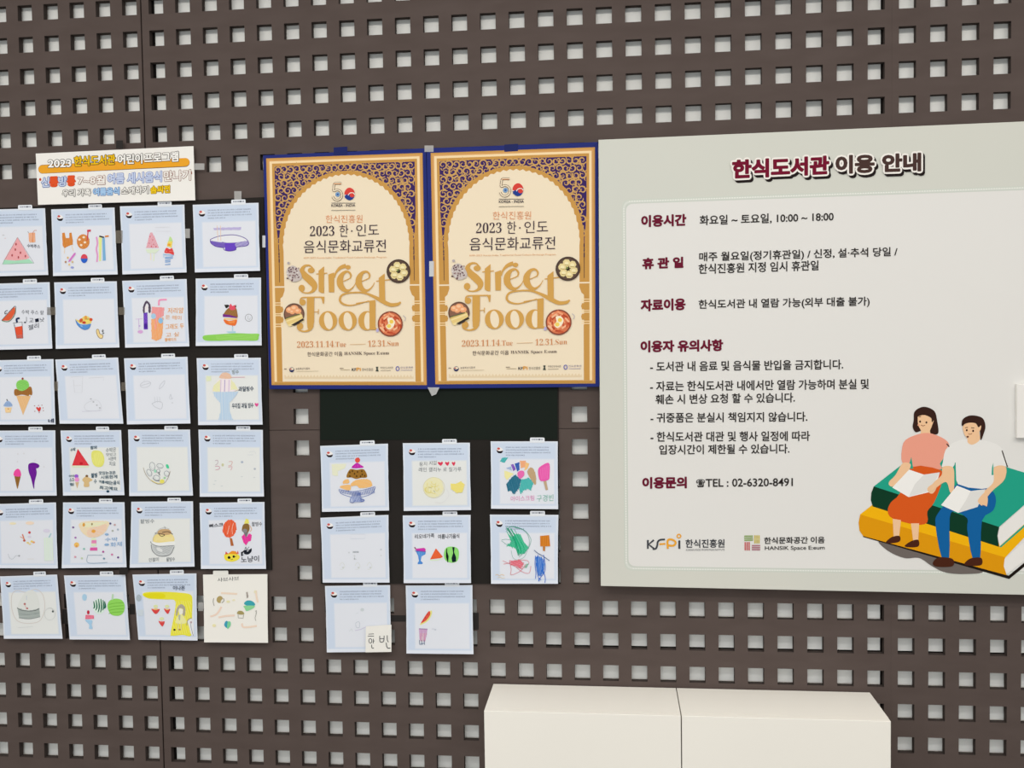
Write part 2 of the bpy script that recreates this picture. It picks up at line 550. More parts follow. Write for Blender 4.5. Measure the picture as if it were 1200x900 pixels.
def d_triangle_cone(I):
    I.H('e68a98', [(408, 365), (438, 365), (512, 545), (362, 545)], 70, 13, 8, .55)
    for x, y in ((410, 410), (440, 450), (400, 490), (450, 505), (425, 530), (478, 530)): I.C('cf5f72', x, y, 6, 9)
    I.H('dcecc8', [(355, 560), (520, 560), (480, 605), (380, 605)], 20, 12, 8, .5)
    I.L('efe4d2', 12, [(415, 610), (418, 690)]); I.L('e6efd0', 12, [(455, 610), (450, 700)])
    I.H('bfe28a', [(640, 410), (662, 430), (672, 470), (622, 470)], 70, 9, 8, .3)
    I.H('f2d94e', [(622, 470), (672, 470), (660, 545), (605, 520)], 30, 10, 9, .3)
    I.C('e8a13a', 632, 508, 20, 14)
    I.S('e04848', [(600, 545), (640, 560), (668, 550), (690, 625), (640, 610), (578, 600)])
    for x in (600, 645, 670): I.C('e88078', x, 585, 10, 6)
    I.L('bcd6ee', 12, [(565, 610), (572, 660)]); I.L('8fb9e2', 10, [(575, 625), (690, 632)])
    for y in (655, 672, 695, 712, 742): I.L('6fa3dc', 9, [(585, y), (588 + (90 if y < 680 else 60), y - 6)])
    I.L('d5d8de', 4, [(470, 305), (640, 300)]); I.L('d5d8de', 3, [(480, 350), (650, 350)])


def d_purple_bowl(I):          # crop 200,220 s 9
    p = '6a4fb8'
    I.H('b9addf', [(450, 425), (745, 415), (740, 445), (460, 445)], 5, 7, 6, .4)
    I.S('e9ebf0', [(420, 550), (520, 510), (650, 497), (760, 525), (818, 570), (700, 578), (600, 580), (500, 570)])
    I.H(p, smooth([(420, 560), (480, 572), (600, 582), (570, 630), (500, 628), (440, 600)], 5, True), 10, 9, 8, .2)
    I.P('6b48c4', [(570, 585), (700, 577), (690, 655), (640, 668), (575, 660)])
    I.H(p, smooth([(690, 582), (815, 565), (812, 610), (700, 625)], 5, True), 10, 12, 6, .7)
    I.SL('5b3f9e', 7, [(418, 560), (430, 540), (520, 510), (660, 497), (770, 525), (818, 568), (806, 610), (700, 626), (685, 655), (620, 668), (565, 655), (550, 630), (480, 620), (430, 590)], 6, True)
    I.L('e8cdb4', 6, [(490, 400), (500, 560)]); I.L('e8cdb4', 6, [(525, 400), (530, 560)])
    I.SL('9c8ec8', 4, [(420, 560), (560, 580), (700, 578), (815, 562)])


def d_melon_juice(I):          # s 10.227
    I.P('e0613f', smooth([(170, 355), (185, 380), (165, 450), (110, 515), (25, 515)], 6) + [(25, 515)])
    I.SL('9ac6a0', 10, [(185, 370), (182, 430), (150, 490), (90, 530), (25, 522)])
    I.SL('2b2f30', 6, [(20, 515), (170, 352), (187, 385), (168, 462), (105, 530), (20, 515)])
    I.SL('3a3236', 8, [(60, 440), (58, 420), (75, 400), (95, 400)]); I.L('3a3236', 7, [(60, 440), (85, 425)])
    I.L('2b2f30', 6, [(155, 550), (265, 535), (275, 730), (200, 732), (170, 560)])
    I.P('e4573a', [(178, 598), (268, 582), (273, 725), (202, 728)])
    I.H('c9452f', [(195, 690), (272, 690), (273, 728), (202, 730)], 30, 7, 6, .4)
    I.SL('26365c', 22, [(205, 540), (200, 500), (235, 488)])
    I.T('3a404c', '수박 주스 랑', 258, 440, 525, 450, 52, -.004)
    I.L('3a404c', 5, [(318, 475), (318, 535)]); I.C('3a404c', 300, 540, 13, 9)
    I.T('3a404c', '고', 350, 535, 400, 535, 45); I.P('1c2233', [(420, 500), (462, 490), (468, 530), (425, 540)])
    I.T('3a404c', '낫', 480, 535, 530, 530, 50); I.T('3a404c', '젤리', 340, 635, 465, 605, 60)


def d_fruit_bowl(I):
    I.S('e9d37a', [(285, 490), (330, 500), (400, 450), (470, 490), (455, 545), (340, 540)])
    I.C('d0603a', 350, 505, 20, 24, 30); I.C('c9452f', 385, 530, 22, 16); I.C('e2a04a', 405, 475, 16, 26)
    I.C('d9542f', 465, 495, 20, 18); I.C('f0dc6c', 425, 510, 26, 18); I.L('6a5a3a', 7, [(415, 490), (440, 490)])
    I.S('5a93d6', [(285, 495), (330, 545), (400, 555), (465, 545), (440, 600), (390, 612), (335, 590), (300, 545)])
    I.C('8fb8e6', 355, 570, 16, 9, 30); I.C('8fb8e6', 400, 555, 10, 7); I.SL('3f6fb8', 5, [(285, 495), (310, 560), (380, 612), (440, 600), (465, 550)])
    I.S('efd79a', [(532, 615), (555, 612), (570, 660), (605, 680), (595, 715), (560, 705), (535, 660)])
    I.SL('8a6a3a', 6, [(532, 615), (555, 612), (570, 660), (605, 680), (595, 715), (560, 705), (535, 660)], closed=True)
    I.L('33302f', 9, [(595, 625), (610, 645)]); I.L('33302f', 9, [(605, 612), (612, 630)]); I.L('33302f', 10, [(600, 660), (622, 655)])


def d_girl_juice(I):
    I.H('4a3a52', smooth([(300, 440), (298, 370), (335, 305), (380, 350), (385, 435), (362, 440), (360, 360), (340, 335), (318, 380), (315, 450)], 5, True), 80, 7, 7, .2)
    I.S('f0ebee', [(342, 345), (355, 380), (345, 430), (322, 430), (320, 380)])
    I.P('6a3fb8', [(302, 450), (348, 440), (352, 640), (305, 640)])
    I.H('8f62d6', [(305, 460), (345, 455), (345, 560), (308, 560)], 60, 14, 5, None)
    I.C('4a2a96', 328, 600, 22, 28)
    I.L('d5b0e0', 5, [(210, 520), (290, 515)]); I.L('c9a2dc', 5, [(245, 520), (250, 640)]); I.H('d79ad8', arc(265, 668, 32, 20), 20, 8, 6, .4); I.C('c7b2e2', 255, 600, 12, 9)
    I.SL('ef9ac0', 20, [(482, 360), (485, 305), (510, 293), (575, 292)])
    I.H('f08f8f', [(400, 375), (545, 385), (538, 480), (470, 520), (395, 500)], 85, 12, 10, .35)
    I.H('f4a25c', [(392, 520), (535, 500), (525, 690), (510, 745), (450, 775), (400, 750)], 80, 12, 10, .35)
    I.H('f0a0a8', [(440, 480), (470, 480), (455, 640), (430, 640)], 80, 8, 6, None)
    I.C('a6cdea', 420, 485, 28, 33); I.C('8fc0e6', 503, 538, 28, 34)
    I.T('eda64c', '저리얌', 585, 455, 770, 450, 68, .004); I.T('eda64c', '은 매미', 560, 520, 745, 530, 50, .0)
    I.T('eda64c', '그래도 두', 560, 640, 775, 630, 62, .006); I.T('eda64c', '고 싶', 562, 730, 715, 720, 50, 0); I.T('eda64c', '웰메이드', 550, 782, 690, 776, 40, .012)


def d_sundae_grass(I):
    I.S('8fd25e', [(165, 735), (300, 720), (420, 712), (560, 705), (700, 710), (810, 712), (812, 745), (790, 790), (640, 792), (480, 790), (330, 795), (180, 788)])
    I.H('a6dc74', [(300, 725), (800, 715), (780, 785), (320, 785)], 4, 14, 6, None)
    I.S('96693a', [(440, 425), (490, 395), (545, 410), (562, 470), (560, 525), (480, 512), (395, 500), (410, 465)])
    I.H('a87c4a', [(440, 425), (545, 415), (560, 500), (410, 480)], 70, 14, 6, None)
    I.S('e2566a', [(465, 405), (480, 360), (505, 385), (535, 375), (540, 420), (510, 435), (480, 430)])
    I.P('2f2c2a', [(408, 372), (455, 370), (470, 385), (440, 412), (425, 410)]); I.P('4f4a3a', [(530, 395), (548, 368), (550, 405)])
    I.P('7a2f8e', [(390, 482), (470, 490), (562, 518), (555, 528), (470, 518), (392, 515)])
    I.P('f4cf8c', [(400, 528), (565, 530), (560, 550), (405, 545)])
    I.S('ea7436', [(402, 545), (470, 560), (555, 548), (540, 610), (505, 615), (430, 595)]); I.H('f4a860', [(450, 560), (540, 555), (520, 590), (460, 585)], 10, 9, 5, None)
    I.L('8a4a3a', 5, [(505, 615), (508, 630)]); I.L('b9d5e4', 14, [(506, 630), (505, 680)]); I.P('a9d3e2', [(430, 685), (545, 682), (540, 702), (460, 702)])
    I.SL('7c7c82', 4, arc(695, 523, 40, 42), 2, True); I.SL('a0a0a6', 3, [(690, 500), (685, 530), (705, 545), (715, 520)])


def d_big_cone(I):
    I.P('ecc08c', [(190, 515), (360, 520), (270, 745)]); I.H('dcae74', [(190, 515), (360, 520), (270, 740)], 70, 18, 4, None)
    I.S('a5713a', [(175, 440), (260, 450), (355, 410), (378, 470), (372, 512), (345, 505), (330, 520), (260, 505), (175, 515)]); I.H('8a5a2a', [(180, 450), (370, 440), (370, 500), (180, 505)], 75, 18, 6, None)
    I.S('8fd66e', [(190, 395), (205, 350), (262, 328), (320, 345), (342, 400), (310, 440), (255, 462), (205, 440)]); I.H('6fc04e', arc(265, 395, 70, 55), 20, 18, 6, None)
    I.C('9c3a2e', 265, 318, 12, 14)
    I.L('3c3a3c', 10, [(78, 558), (90, 580)]); I.S('9cb6dc', [(45, 640), (65, 595), (95, 578), (130, 600), (142, 640)]); I.H('6f8fc4', [(50, 635), (70, 590), (125, 600), (140, 635)], 80, 14, 5, None)
    I.P('f2d2a0', [(55, 655), (138, 655), (125, 715), (65, 715)]); I.C('c07a4a', 98, 672, 8, 6)
    I.S('d9453f', [(422, 658), (440, 650), (452, 662), (465, 648), (480, 662), (462, 705), (440, 685)])
    for x, y in ((405, 635), (410, 700), (452, 632), (492, 628), (505, 660), (510, 692), (460, 715)): I.C('a85a5a', x, y, 6, 5)
    I.T('2b3550', '네', 565, 838, 632, 832, 48, .03)


def d_pencil_boxes(I):
    g = 'cdd0d8'
    I.L(g, 4, [(205, 300), (350, 290), (340, 480), (255, 480), (240, 330)]); I.L(g, 4, [(420, 310), (600, 300), (590, 340)])
    I.SL(g, 4, [(370, 640), (420, 590), (520, 570), (570, 650), (530, 690), (400, 690)], closed=True)
    for x, y in ((445, 555), (475, 590), (515, 628), (550, 660)): I.C('b4b7c0', x, y, 11, 7)
    I.L('d0d0e0', 5, [(340, 702), (575, 690)]); I.L('d6d6dc', 3, [(250, 400), (330, 395)])


def d_pencil_bowl(I):
    g = 'c3c8d2'
    I.SL(g, 5, arc(305, 385, 62, 34, rot=-15), 2, True); I.L(g, 5, [(250, 400), (370, 365)]); I.L('d2d6de', 5, [(290, 350), (290, 330)])
    I.SL(g, 5, [(465, 440), (480, 390), (530, 340), (520, 390), (470, 440)])
    I.SL(g, 6, [(380, 610), (420, 650), (490, 670), (500, 600), (440, 585), (380, 610)])
    for x in (410, 440, 470): I.L('cdd2da', 5, [(x, 530), (x + 8, 600)])
    I.SL(g, 5, [(585, 550), (600, 500), (615, 560)]); I.L(g, 4, [(590, 560), (630, 545)]); I.C('d2d6de', 620, 600, 9, 9)


def d_blue_glass(I):
    I.S('f0e6ea', [(330, 320), (450, 320), (460, 400), (545, 445), (440, 475), (330, 475), (240, 460), (260, 400)])
    I.H('eeeb9e', [(250, 400), (330, 330), (330, 470), (240, 465)], 60, 14, 9, .6); I.H('eeeb9e', [(455, 330), (500, 370), (535, 445), (455, 450)], 60, 14, 9, .6)
    I.H('e2ecb0', [(165, 290), (225, 285), (225, 345), (170, 350)], 60, 14, 9, .6)
    I.H('eab893', smooth([(328, 310), (345, 260), (395, 245), (445, 265), (455, 315)], 5, True), 20, 11, 8, .4)
    for x, c in ((340, 'd2b8de'), (385, 'a894cc'), (435, 'd2b8de')): I.L(c, 8, [(x, 330), (x - 4, 470)])
    I.H('b8d2ea', [(245, 475), (545, 470), (505, 530), (440, 600), (440, 690), (480, 800), (310, 800), (340, 690), (330, 600), (270, 530)], 88, 18, 14, .35)
    I.SL('b5a878', 4, [(500, 465), (540, 450), (560, 440)])
    I.T('2a3e55', '과일빙수', 545, 470, 722, 462, 60, .02); I.T('2a3e55', '우리집 과일 빙수', 468, 668, 722, 660, 62, .018)
    I.S('e2579a', [(735, 615), (748, 602), (758, 612), (772, 602), (778, 620), (758, 645)]); I.T('6e7a6a', '빙수', 470, 265, 550, 262, 50, 0)
    I.L('dc9ab0', 6, [(465, 302), (620, 300)])


def d_two_cones(I):
    I.P('9a6f38', [(168, 620), (242, 622), (208, 765), (200, 765)]); I.H('83591f', [(168, 620), (242, 622), (208, 755)], 80, 13, 5, None)
    I.S('ef4fa4', [(160, 610), (170, 560), (208, 532), (238, 560), (246, 615), (205, 625)])
    I.S('6a1a94', [(330, 520), (340, 475), (390, 462), (440, 475), (462, 500), (445, 525), (425, 532), (430, 590), (405, 690), (400, 765), (388, 745), (365, 650), (340, 580)])
    I.H('7f2aa8', [(340, 490), (430, 490), (420, 600), (395, 720), (345, 570)], 70, 18, 5, None)
    for x, y in ((210, 360), (280, 355), (205, 450), (515, 510)): I.C('d9dae0', x, y, 8, 10)
    I.L('dcd2dc', 4, [(400, 445), (420, 420)])


def d_snack_list(I):
    I.P('dfe9cc', [(195, 495), (405, 498), (400, 520), (210, 520)]); I.P('d9333f', [(272, 300), (405, 495), (205, 495)]); I.H('ef5a5e', [(272, 320), (380, 485), (225, 485)], 60, 16, 5, None)
    I.C('c4202c', 312, 470, 20, 14)
    I.S('e4e477', [(440, 330), (530, 325), (575, 380), (580, 460), (545, 510), (470, 500), (435, 430)]); I.H('efee96', arc(505, 415, 60, 78), 80, 18, 6, None)
    t = '2d5468'
    I.T(t, '수박', 185, 335, 245, 325, 42, .03); I.T(t, '참외', 418, 308, 495, 302, 40, .03)
    I.T('4a5a66', '수박은', 600, 345, 720, 335, 55, .0); I.T('4a5a66', '맛있고', 605, 385, 720, 380, 34, 0); I.T('4a5a66', '시원하', 630, 440, 722, 432, 44, 0); I.T('4a5a66', '지요', 640, 500, 715, 500, 52, 0)
    I.C('9a5fd0', 256, 620, 24, 22); I.C('ea9ad0', 262, 660, 28, 26); I.P('d3b48e', [(242, 690), (285, 690), (265, 765)])
    I.S('d9bb86', [(325, 660), (370, 620), (400, 635), (445, 665), (405, 690), (405, 740), (345, 742), (345, 695)]); I.C('7a5a3a', 378, 618, 16, 14)
    I.T(t, '아이', 168, 635, 230, 632, 30, .02); I.T(t, '스크', 175, 680, 228, 678, 38, .02); I.T(t, '림', 180, 735, 225, 732, 36, .02)
    I.T(t, '팥빙', 428, 640, 500, 635, 55, .03); I.T(t, '수', 460, 710, 495, 708, 55, .01)
    I.T(t, '맛있는것은', 520, 605, 715, 600, 42, .02); I.T(t, '시원한게', 540, 655, 735, 645, 40, .02); I.T(t, '여름에', 520, 700, 620, 712, 36, .02); I.T(t, '먹는음식', 615, 725, 760, 720, 50, .02); I.T(t, '최고예요', 525, 772, 740, 790, 42, .02); I.C('1f4a66', 625, 798, 18, 14)


def d_rice_cakes(I):
    g = '7a8290'
    for x, y, rx, ry, r in ((345, 505, 32, 48, -10), (435, 500, 38, 26, 15), (310, 580, 26, 42, -25), (395, 640, 38, 30, 20), (515, 590, 28, 32, -20), (415, 560, 20, 22, 0)):
        I.C('e3e7e6', x, y, rx, ry, r); I.SL(g, 5, arc(x, y, rx, ry, rot=r), 2, True); I.SL('b9c0c4', 4, arc(x + 3, y + 2, rx * .6, ry * .6, 20, 200, rot=r), 2)
    I.C('9fdcc0', 380, 560, 14, 20); I.S('4fcf9c', [(505, 485), (530, 485), (542, 525), (515, 525)]); I.C('e8e06a', 460, 680, 28, 24); I.C('9fd0a0', 490, 640, 14, 12)
    I.SL('a8988a', 5, [(240, 520), (270, 600), (330, 670), (410, 712), (480, 705), (530, 640), (555, 560)]); I.SL('e2d474', 7, [(330, 665), (400, 700), (470, 700)])
    I.L('5a6066', 8, [(420, 570), (432, 610)]); I.SL('5f666c', 7, [(352, 640), (385, 670), (430, 672)])


def d_faint_numbers(I):
    I.SL('c2b0bc', 7, [(240, 440), (270, 435), (270, 470), (245, 490)]); I.SL('cf9aae', 7, [(240, 505), (285, 505), (290, 535), (245, 548)])
    I.C('cfcfa8', 330, 488, 14, 18); I.SL('d9b0ac', 7, [(400, 450), (440, 450), (430, 490), (395, 500)]); I.SL('d9a8b0', 7, [(395, 515), (440, 510), (425, 550)])
    I.C('aeb9cc', 557, 455, 15, 13); I.C('b4bcc8', 706, 535, 13, 12); I.L('d2d8dc', 5, [(620, 370), (690, 370)]); I.SL('d2d8dc', 4, [(640, 340), (700, 330), (720, 360)])
    for x, y in ((555, 625), (700, 635), (245, 675), (320, 735), (230, 715)): I.C('d0d7da', x, y, 14, 5)


def d_pale_fruit(I):
    I.C('efe6c4', 150, 335, 40, 14); I.C('f0dcc8', 350, 330, 50, 20)
    I.L('d8836a', 14, [(262, 460), (290, 540)]); I.L('dca07a', 8, [(235, 488), (275, 510)]); I.C('cf4a52', 345, 440, 15, 15); I.C('d9d4e4', 345, 490, 22, 14)
    for x, y, c in ((325, 560, 'e6d08a'), (372, 545, 'ead06a'), (350, 575, 'e9d9a8'), (395, 555, 'eaa878'), (285, 535, 'c05a4a')): I.C(c, x, y, 15, 12)
    I.H('d9d2e8', arc(545, 420, 40, 22), 20, 9, 6, .4); I.SL('a9d0d6', 13, [(600, 450), (568, 520), (572, 620), (588, 750)])
    I.H('dcefd8', [(510, 500), (620, 500), (625, 770), (520, 770)], 88, 22, 10, .7)
    I.SL('b4b9c2', 4, [(95, 690), (115, 740), (150, 750), (190, 710), (230, 725)]); I.C('a8adb6', 225, 712, 11, 9); I.L('dcd6d2', 4, [(320, 750), (400, 750)])


def d_sherbet_glass(I):
    I.H('f1dcb4', smooth([(265, 340), (350, 310), (520, 305), (620, 320), (595, 400), (540, 465), (440, 500), (350, 480), (290, 420)], 4, True), 20, 12, 9, .25)
    I.H('f0caa8', smooth([(370, 410), (480, 370), (590, 350), (560, 440), (450, 495), (370, 480)], 4, True), 20, 12, 9, .4)
    I.H('eeeab0', [(275, 330), (610, 315), (500, 365), (330, 380)], 10, 12, 8, .6)
    I.C('dca04a', 322, 350, 15, 22); I.C('9a8a5a', 418, 342, 10, 14); I.C('eaa84a', 436, 425, 24, 20)
    I.P('dceac8', [(410, 505), (465, 505), (468, 600), (410, 600)])
    I.P('e48aba', [(415, 530), (470, 530), (470, 568), (412, 568)]); I.P('de5fa8', [(398, 615), (480, 615), (482, 652), (394, 652)])
    I.C('f0c26a', 238, 585, 30, 30); I.C('dc9a5a', 238, 600, 12, 14)
    for x, y, c in ((198, 380, '7a5f96'), (225, 500, 'a878b4'), (633, 335, '5a5a86'), (685, 350, 'c8a8a8'), (660, 420, 'b0b4ac'), (722, 405, 'a8b8c8'), (325, 632, '8fc4b8'), (550, 665, 'b0529a'), (653, 698, 'cf7faa'), (725, 732, '6e4a8a'), (222, 725, 'dca0b0'), (300, 742, 'c0d0b0'), (560, 745, '7a9ab0')): I.C(c, x, y, 13, 12)
    I.SL('8aa4b4', 5, [(370, 705), (375, 795), (600, 790)]); I.L('8aa4b4', 5, [(370, 705), (540, 705)])
    b = '7faad4'
    I.H(b, arc(592, 462, 22, 13), 0, 7, 5, .3); I.H(b, arc(592, 582, 28, 14), 0, 7, 5, .2); I.T(b, '수박', 570, 545, 720, 540, 45, 0); I.T(b, '화채', 635, 612, 770, 600, 55, 0)


def d_rice_bowl(I):
    I.S('efdd96', [(335, 545), (345, 480), (440, 440), (550, 460), (585, 520), (560, 550), (440, 560)]); I.H('f2e4ae', [(360, 490), (570, 490), (560, 540), (360, 535)], 10, 12, 6, None)
    I.S('eef0ee', [(320, 545), (400, 560), (580, 545), (575, 590), (440, 600), (330, 585)])
    I.S('caa77a', [(385, 450), (420, 405), (520, 405), (545, 455), (460, 470)]); I.SL('5c4c40', 8, [(355, 448), (430, 455), (470, 470), (430, 485), (400, 455)]); I.SL('5c4c40', 9, [(440, 440), (510, 430), (565, 462)])
    I.SL('a8acac', 4, [(375, 440), (410, 400), (470, 385), (525, 400)]); I.L('8a8e90', 4, [(460, 370), (480, 375), (475, 400)])
    I.S('c9cdce', [(315, 580), (440, 605), (580, 590), (570, 640), (530, 695), (440, 715), (370, 695), (325, 640)]); I.H('a6abae', [(330, 600), (570, 600), (520, 690), (380, 690)], 20, 16, 6, None); I.C('dfe2e2', 410, 640, 40, 20, 30)
    I.SL('62686c', 6, [(305, 545), (320, 570), (400, 600), (580, 592)]); I.SL('62686c', 6, [(312, 580), (325, 650), (380, 705), (460, 718), (540, 690), (580, 610)]); I.SL('b2b6b8', 4, [(330, 545), (350, 470), (390, 445)])
    I.T('7c828a', '팥빙수', 185, 335, 350, 330, 50, 0); I.T('6f757c', '인절미', 285, 785, 400, 775, 45, 0); I.T('6f757c', '팥빙수', 490, 780, 590, 775, 48, .006)


def d_balloon_cat(I):
    I.H('ea5a30', arc(410, 395, 78, 105, rot=10), 80, 14, 13, .15, jit=8); I.P('b5683a', [(410, 500), (440, 510), (460, 595), (425, 598)])
    I.SL('f2d8c8', 5, [(405, 360), (395, 420), (385, 460)]); I.SL('f2d8c8', 5, [(455, 330), (440, 400), (445, 460)])
    I.H('ece45a', [(600, 280), (632, 285), (640, 335), (580, 335)], 70, 8, 7, .3)
    I.S('8a6a3a', [(555, 400), (575, 345), (630, 340), (645, 400), (620, 440), (565, 430)]); I.C('8c8c8e', 590, 420, 28, 24); I.SL('e0b084', 8, [(640, 350), (668, 400), (650, 430)])
    I.H('ea2f9a', [(550, 490), (590, 450), (612, 490), (640, 450), (670, 470), (660, 540), (630, 545), (605, 590), (575, 560)], 75, 9, 9, .2); I.P('77777a', [(575, 440), (630, 440), (605, 500)])
    I.S('f0e04a', [(350, 700), (390, 690), (500, 695), (530, 730), (500, 765), (430, 782), (360, 760)]); I.P('ee9a30', [(385, 690), (440, 655), (485, 660), (500, 695)])
    I.P('d9503f', [(360, 700), (365, 660), (395, 690)]); I.P('e06a5a', [(490, 692), (508, 650), (518, 690)])
    I.C('1d1c1e', 405, 733, 17, 17); I.C('1d1c1e', 460, 722, 14, 15); I.SL('2d2c2e', 5, [(425, 750), (438, 758), (450, 748)]); I.L('4a4430', 4, [(455, 735), (495, 715)])
    k = '1e222c'
    I.T(k, '삐스크', 172, 385, 335, 365, 42, .02); I.T(k, '팥빙수', 672, 365, 792, 365, 50, .0); I.T(k, '노냥이', 545, 795, 755, 780, 72, .008)
    I.P(k, [(545, 670), (580, 655), (575, 705), (548, 720)]); I.S(k, [(575, 650), (640, 640), (668, 625), (665, 665), (630, 695), (585, 690)]); I.C('c8ccd4', 572, 688, 8, 16, 20); I.C('c8ccd4', 625, 655, 14, 6, -30); I.SL(k, 5, [(590, 640), (600, 610), (612, 635), (640, 608)])


def d_faint_cake(I):
    I.SL('d6cfcb', 7, [(140, 330), (200, 280), (300, 300), (420, 265), (500, 330), (525, 480), (470, 630), (330, 665), (200, 630), (140, 500)], closed=True)
    I.S('dfe3e0', [(205, 480), (300, 300), (420, 300), (460, 490), (330, 520)]); I.H('a2adaa', [(205, 485), (330, 520), (460, 490), (470, 590), (340, 615), (225, 600)], 3, 13, 11, .2, 'e7e9e8')
    I.SL('6d7472', 9, [(200, 482), (250, 510), (340, 520), (410, 515), (460, 490)]); I.SL('8e9896', 7, [(215, 550), (340, 560), (460, 545)]); I.SL('7d8684', 6, [(222, 600), (340, 612), (470, 588)])
    I.C('b06a66', 290, 438, 13, 13); I.C('b0605e', 318, 490, 13, 11); I.L('dfa8a4', 6, [(285, 445), (320, 500)]); I.L('b4c4d6', 5, [(312, 340), (312, 390)])
    I.SL('cfd3d2', 5, arc(585, 555, 62, 70), 2, True); I.C('5b6464', 620, 525, 11, 13); I.SL('b9c0c0', 4, [(560, 490), (600, 485), (620, 510)]); I.L('d6d9da', 5, [(215, 715), (390, 700)])


def d_stripe_melon(I):
    I.H('a6cfea', arc(290, 360, 28, 40), 80, 9, 8, .3)
    I.C('dcefe4', 462, 465, 72, 92); 
    for k, x in enumerate((402, 430, 458, 486, 512, 530)): I.SVL('1f6a50', [(x - 8, 545 - abs(k - 2.5) * 22, 9), (x + 6, 470, 17), (x - 4, 372 + abs(k - 2.5) * 14, 9)], 5)
    I.S('94d862', [(560, 450), (590, 395), (660, 375), (730, 395), (762, 460), (745, 540), (690, 575), (610, 565), (570, 510)])
    for y in (430, 465, 500, 535): I.SL('6fb83c', 6, [(575, y + 15), (640, y), (750, y - 8)])
    I.H('b4d8b0', [(612, 325), (632, 320), (630, 385), (608, 390)], 85, 7, 6, .3)
    I.P('e86a86', [(305, 565), (400, 570), (402, 610), (300, 615)]); I.H('f09ab0', [(310, 575), (395, 575), (395, 605), (310, 605)], 10, 9, 4, None); I.C('c2263e', 335, 535, 15, 24)
    I.S('a9cfec', [(300, 625), (380, 630), (375, 680), (385, 725), (345, 725), (345, 680)])


def d_yellow_band(I):
    I.S('ece646', [(170, 330), (220, 300), (420, 295), (600, 305), (735, 330), (755, 420), (750, 560), (745, 800), (640, 800), (520, 810), (500, 780), (545, 540), (550, 400), (440, 385), (250, 375)], 5)
    I.S('e6dc22', [(190, 322), (300, 312), (420, 320), (420, 370), (260, 368), (195, 350)]); I.H('f2ec7a', [(560, 400), (740, 400), (735, 790), (520, 790)], 75, 26, 10, None)
    I.H('a89c86', smooth([(560, 575), (572, 490), (620, 440), (670, 480), (665, 575), (640, 560), (645, 500), (600, 490), (580, 560)], 4, True), 80, 9, 6, .3); I.S('efeee0', [(598, 495), (640, 500), (640, 550), (605, 560)])
    I.S('eeeca8', [(590, 570), (640, 570), (680, 660), (560, 660)]); I.P('b6bcae', [(590, 565), (615, 565), (612, 630), (595, 625)])
    I.L('d9d0b0', 7, [(590, 660), (585, 740)]); I.L('d9d0b0', 7, [(625, 660), (622, 740)]); I.C('3b3026', 545, 740, 13, 12); I.C('b08a5a', 605, 738, 12, 11)
    I.S('e8eaee', [(700, 640), (745, 610), (765, 660), (770, 800), (740, 790), (715, 700)]); I.SL('9a8c80', 8, [(690, 690), (700, 630), (745, 600)]); I.SL('8f949c', 6, [(740, 650), (738, 700), (765, 810)]); I.C('b59aa0', 740, 652, 11, 13)
    for x, y in ((325, 490), (458, 490), (395, 635)):
        I.C('dfe6b0', x, y - 25, 26, 18); I.S('dd4b4b', [(x - 50, y + 5), (x, y + 15), (x + 48, y + 8), (x + 20, y + 55), (x - 12, y + 60)] if x < 400 and y < 600 else [(x - 36, y + 2), (x, y + 10), (x + 36, y + 8), (x + 14, y + 62), (x - 10, y + 50)]); I.C('ea7a70', x, y + 12, 22, 7)
    I.C('f0c47a', 325, 498, 30, 9); I.C('f0c47a', 460, 500, 20, 8)
    I.H('9fb0bc', arc(127, 367, 30, 40), 40, 10, 7, .4); I.H('c0d2dc', [(110, 505), (180, 500), (180, 575), (120, 575)], 40, 13, 6, .6)
    I.T('1f2a48', '이나은', 528, 275, 668, 275, 52, .012)


def d_hot_pot(I):
    I.T('3f4248', '샤브샤브', 248, 180, 500, 160, 48, -.004)
    for p, c in (([(290, 310), (480, 320)], 'f0dcc8'), ([(165, 585), (240, 555), (295, 470)], 'f0d9c8'), ([(260, 595), (350, 578), (450, 572)], 'f0d9c8'), ([(700, 280), (705, 350), (722, 420)], 'f0dcc8'), ([(535, 665), (560, 710), (710, 695)], 'f0dac8')): I.SL(c, 22, p)
    I.C('b4a068', 275, 385, 36, 42, 20); I.S('e9e8e2', [(285, 410), (315, 375), (322, 400), (305, 425)]); I.SL('77716a', 6, [(300, 425), (325, 400), (318, 370)]); I.SL('8a847c', 6, [(205, 370), (198, 410), (210, 460)])
    I.S('3fa6b4', [(560, 435), (590, 400), (640, 398), (682, 425), (685, 455), (610, 460)]); I.S('8fd69a', [(560, 460), (680, 458), (665, 490), (590, 520), (570, 490)])
    I.S('a89a64', [(478, 550), (495, 520), (540, 522), (562, 555), (520, 562)]); I.L('77736c', 5, [(490, 562), (492, 600), (550, 605), (555, 562)])
    I.S('3f9fbc', [(328, 680), (345, 640), (370, 645), (365, 715), (340, 705)]); I.S('7fd29e', [(368, 650), (400, 645), (402, 690), (365, 730)])
    I.H('8a7a6a', [(585, 300), (602, 295), (612, 360), (592, 370)], 30, 9, 5, .4); I.SL('8f8c86', 5, [(690, 515), (705, 540), (690, 600), (700, 635)]); I.SL('8f8c86', 5, [(705, 510), (700, 560)])
    I.C('eee6b8', 210, 690, 22, 18); I.C('eae4b8', 375, 410, 22, 14); I.C('ece6c4', 440, 392, 18, 10); I.C('ece4c4', 690, 295, 14, 18)


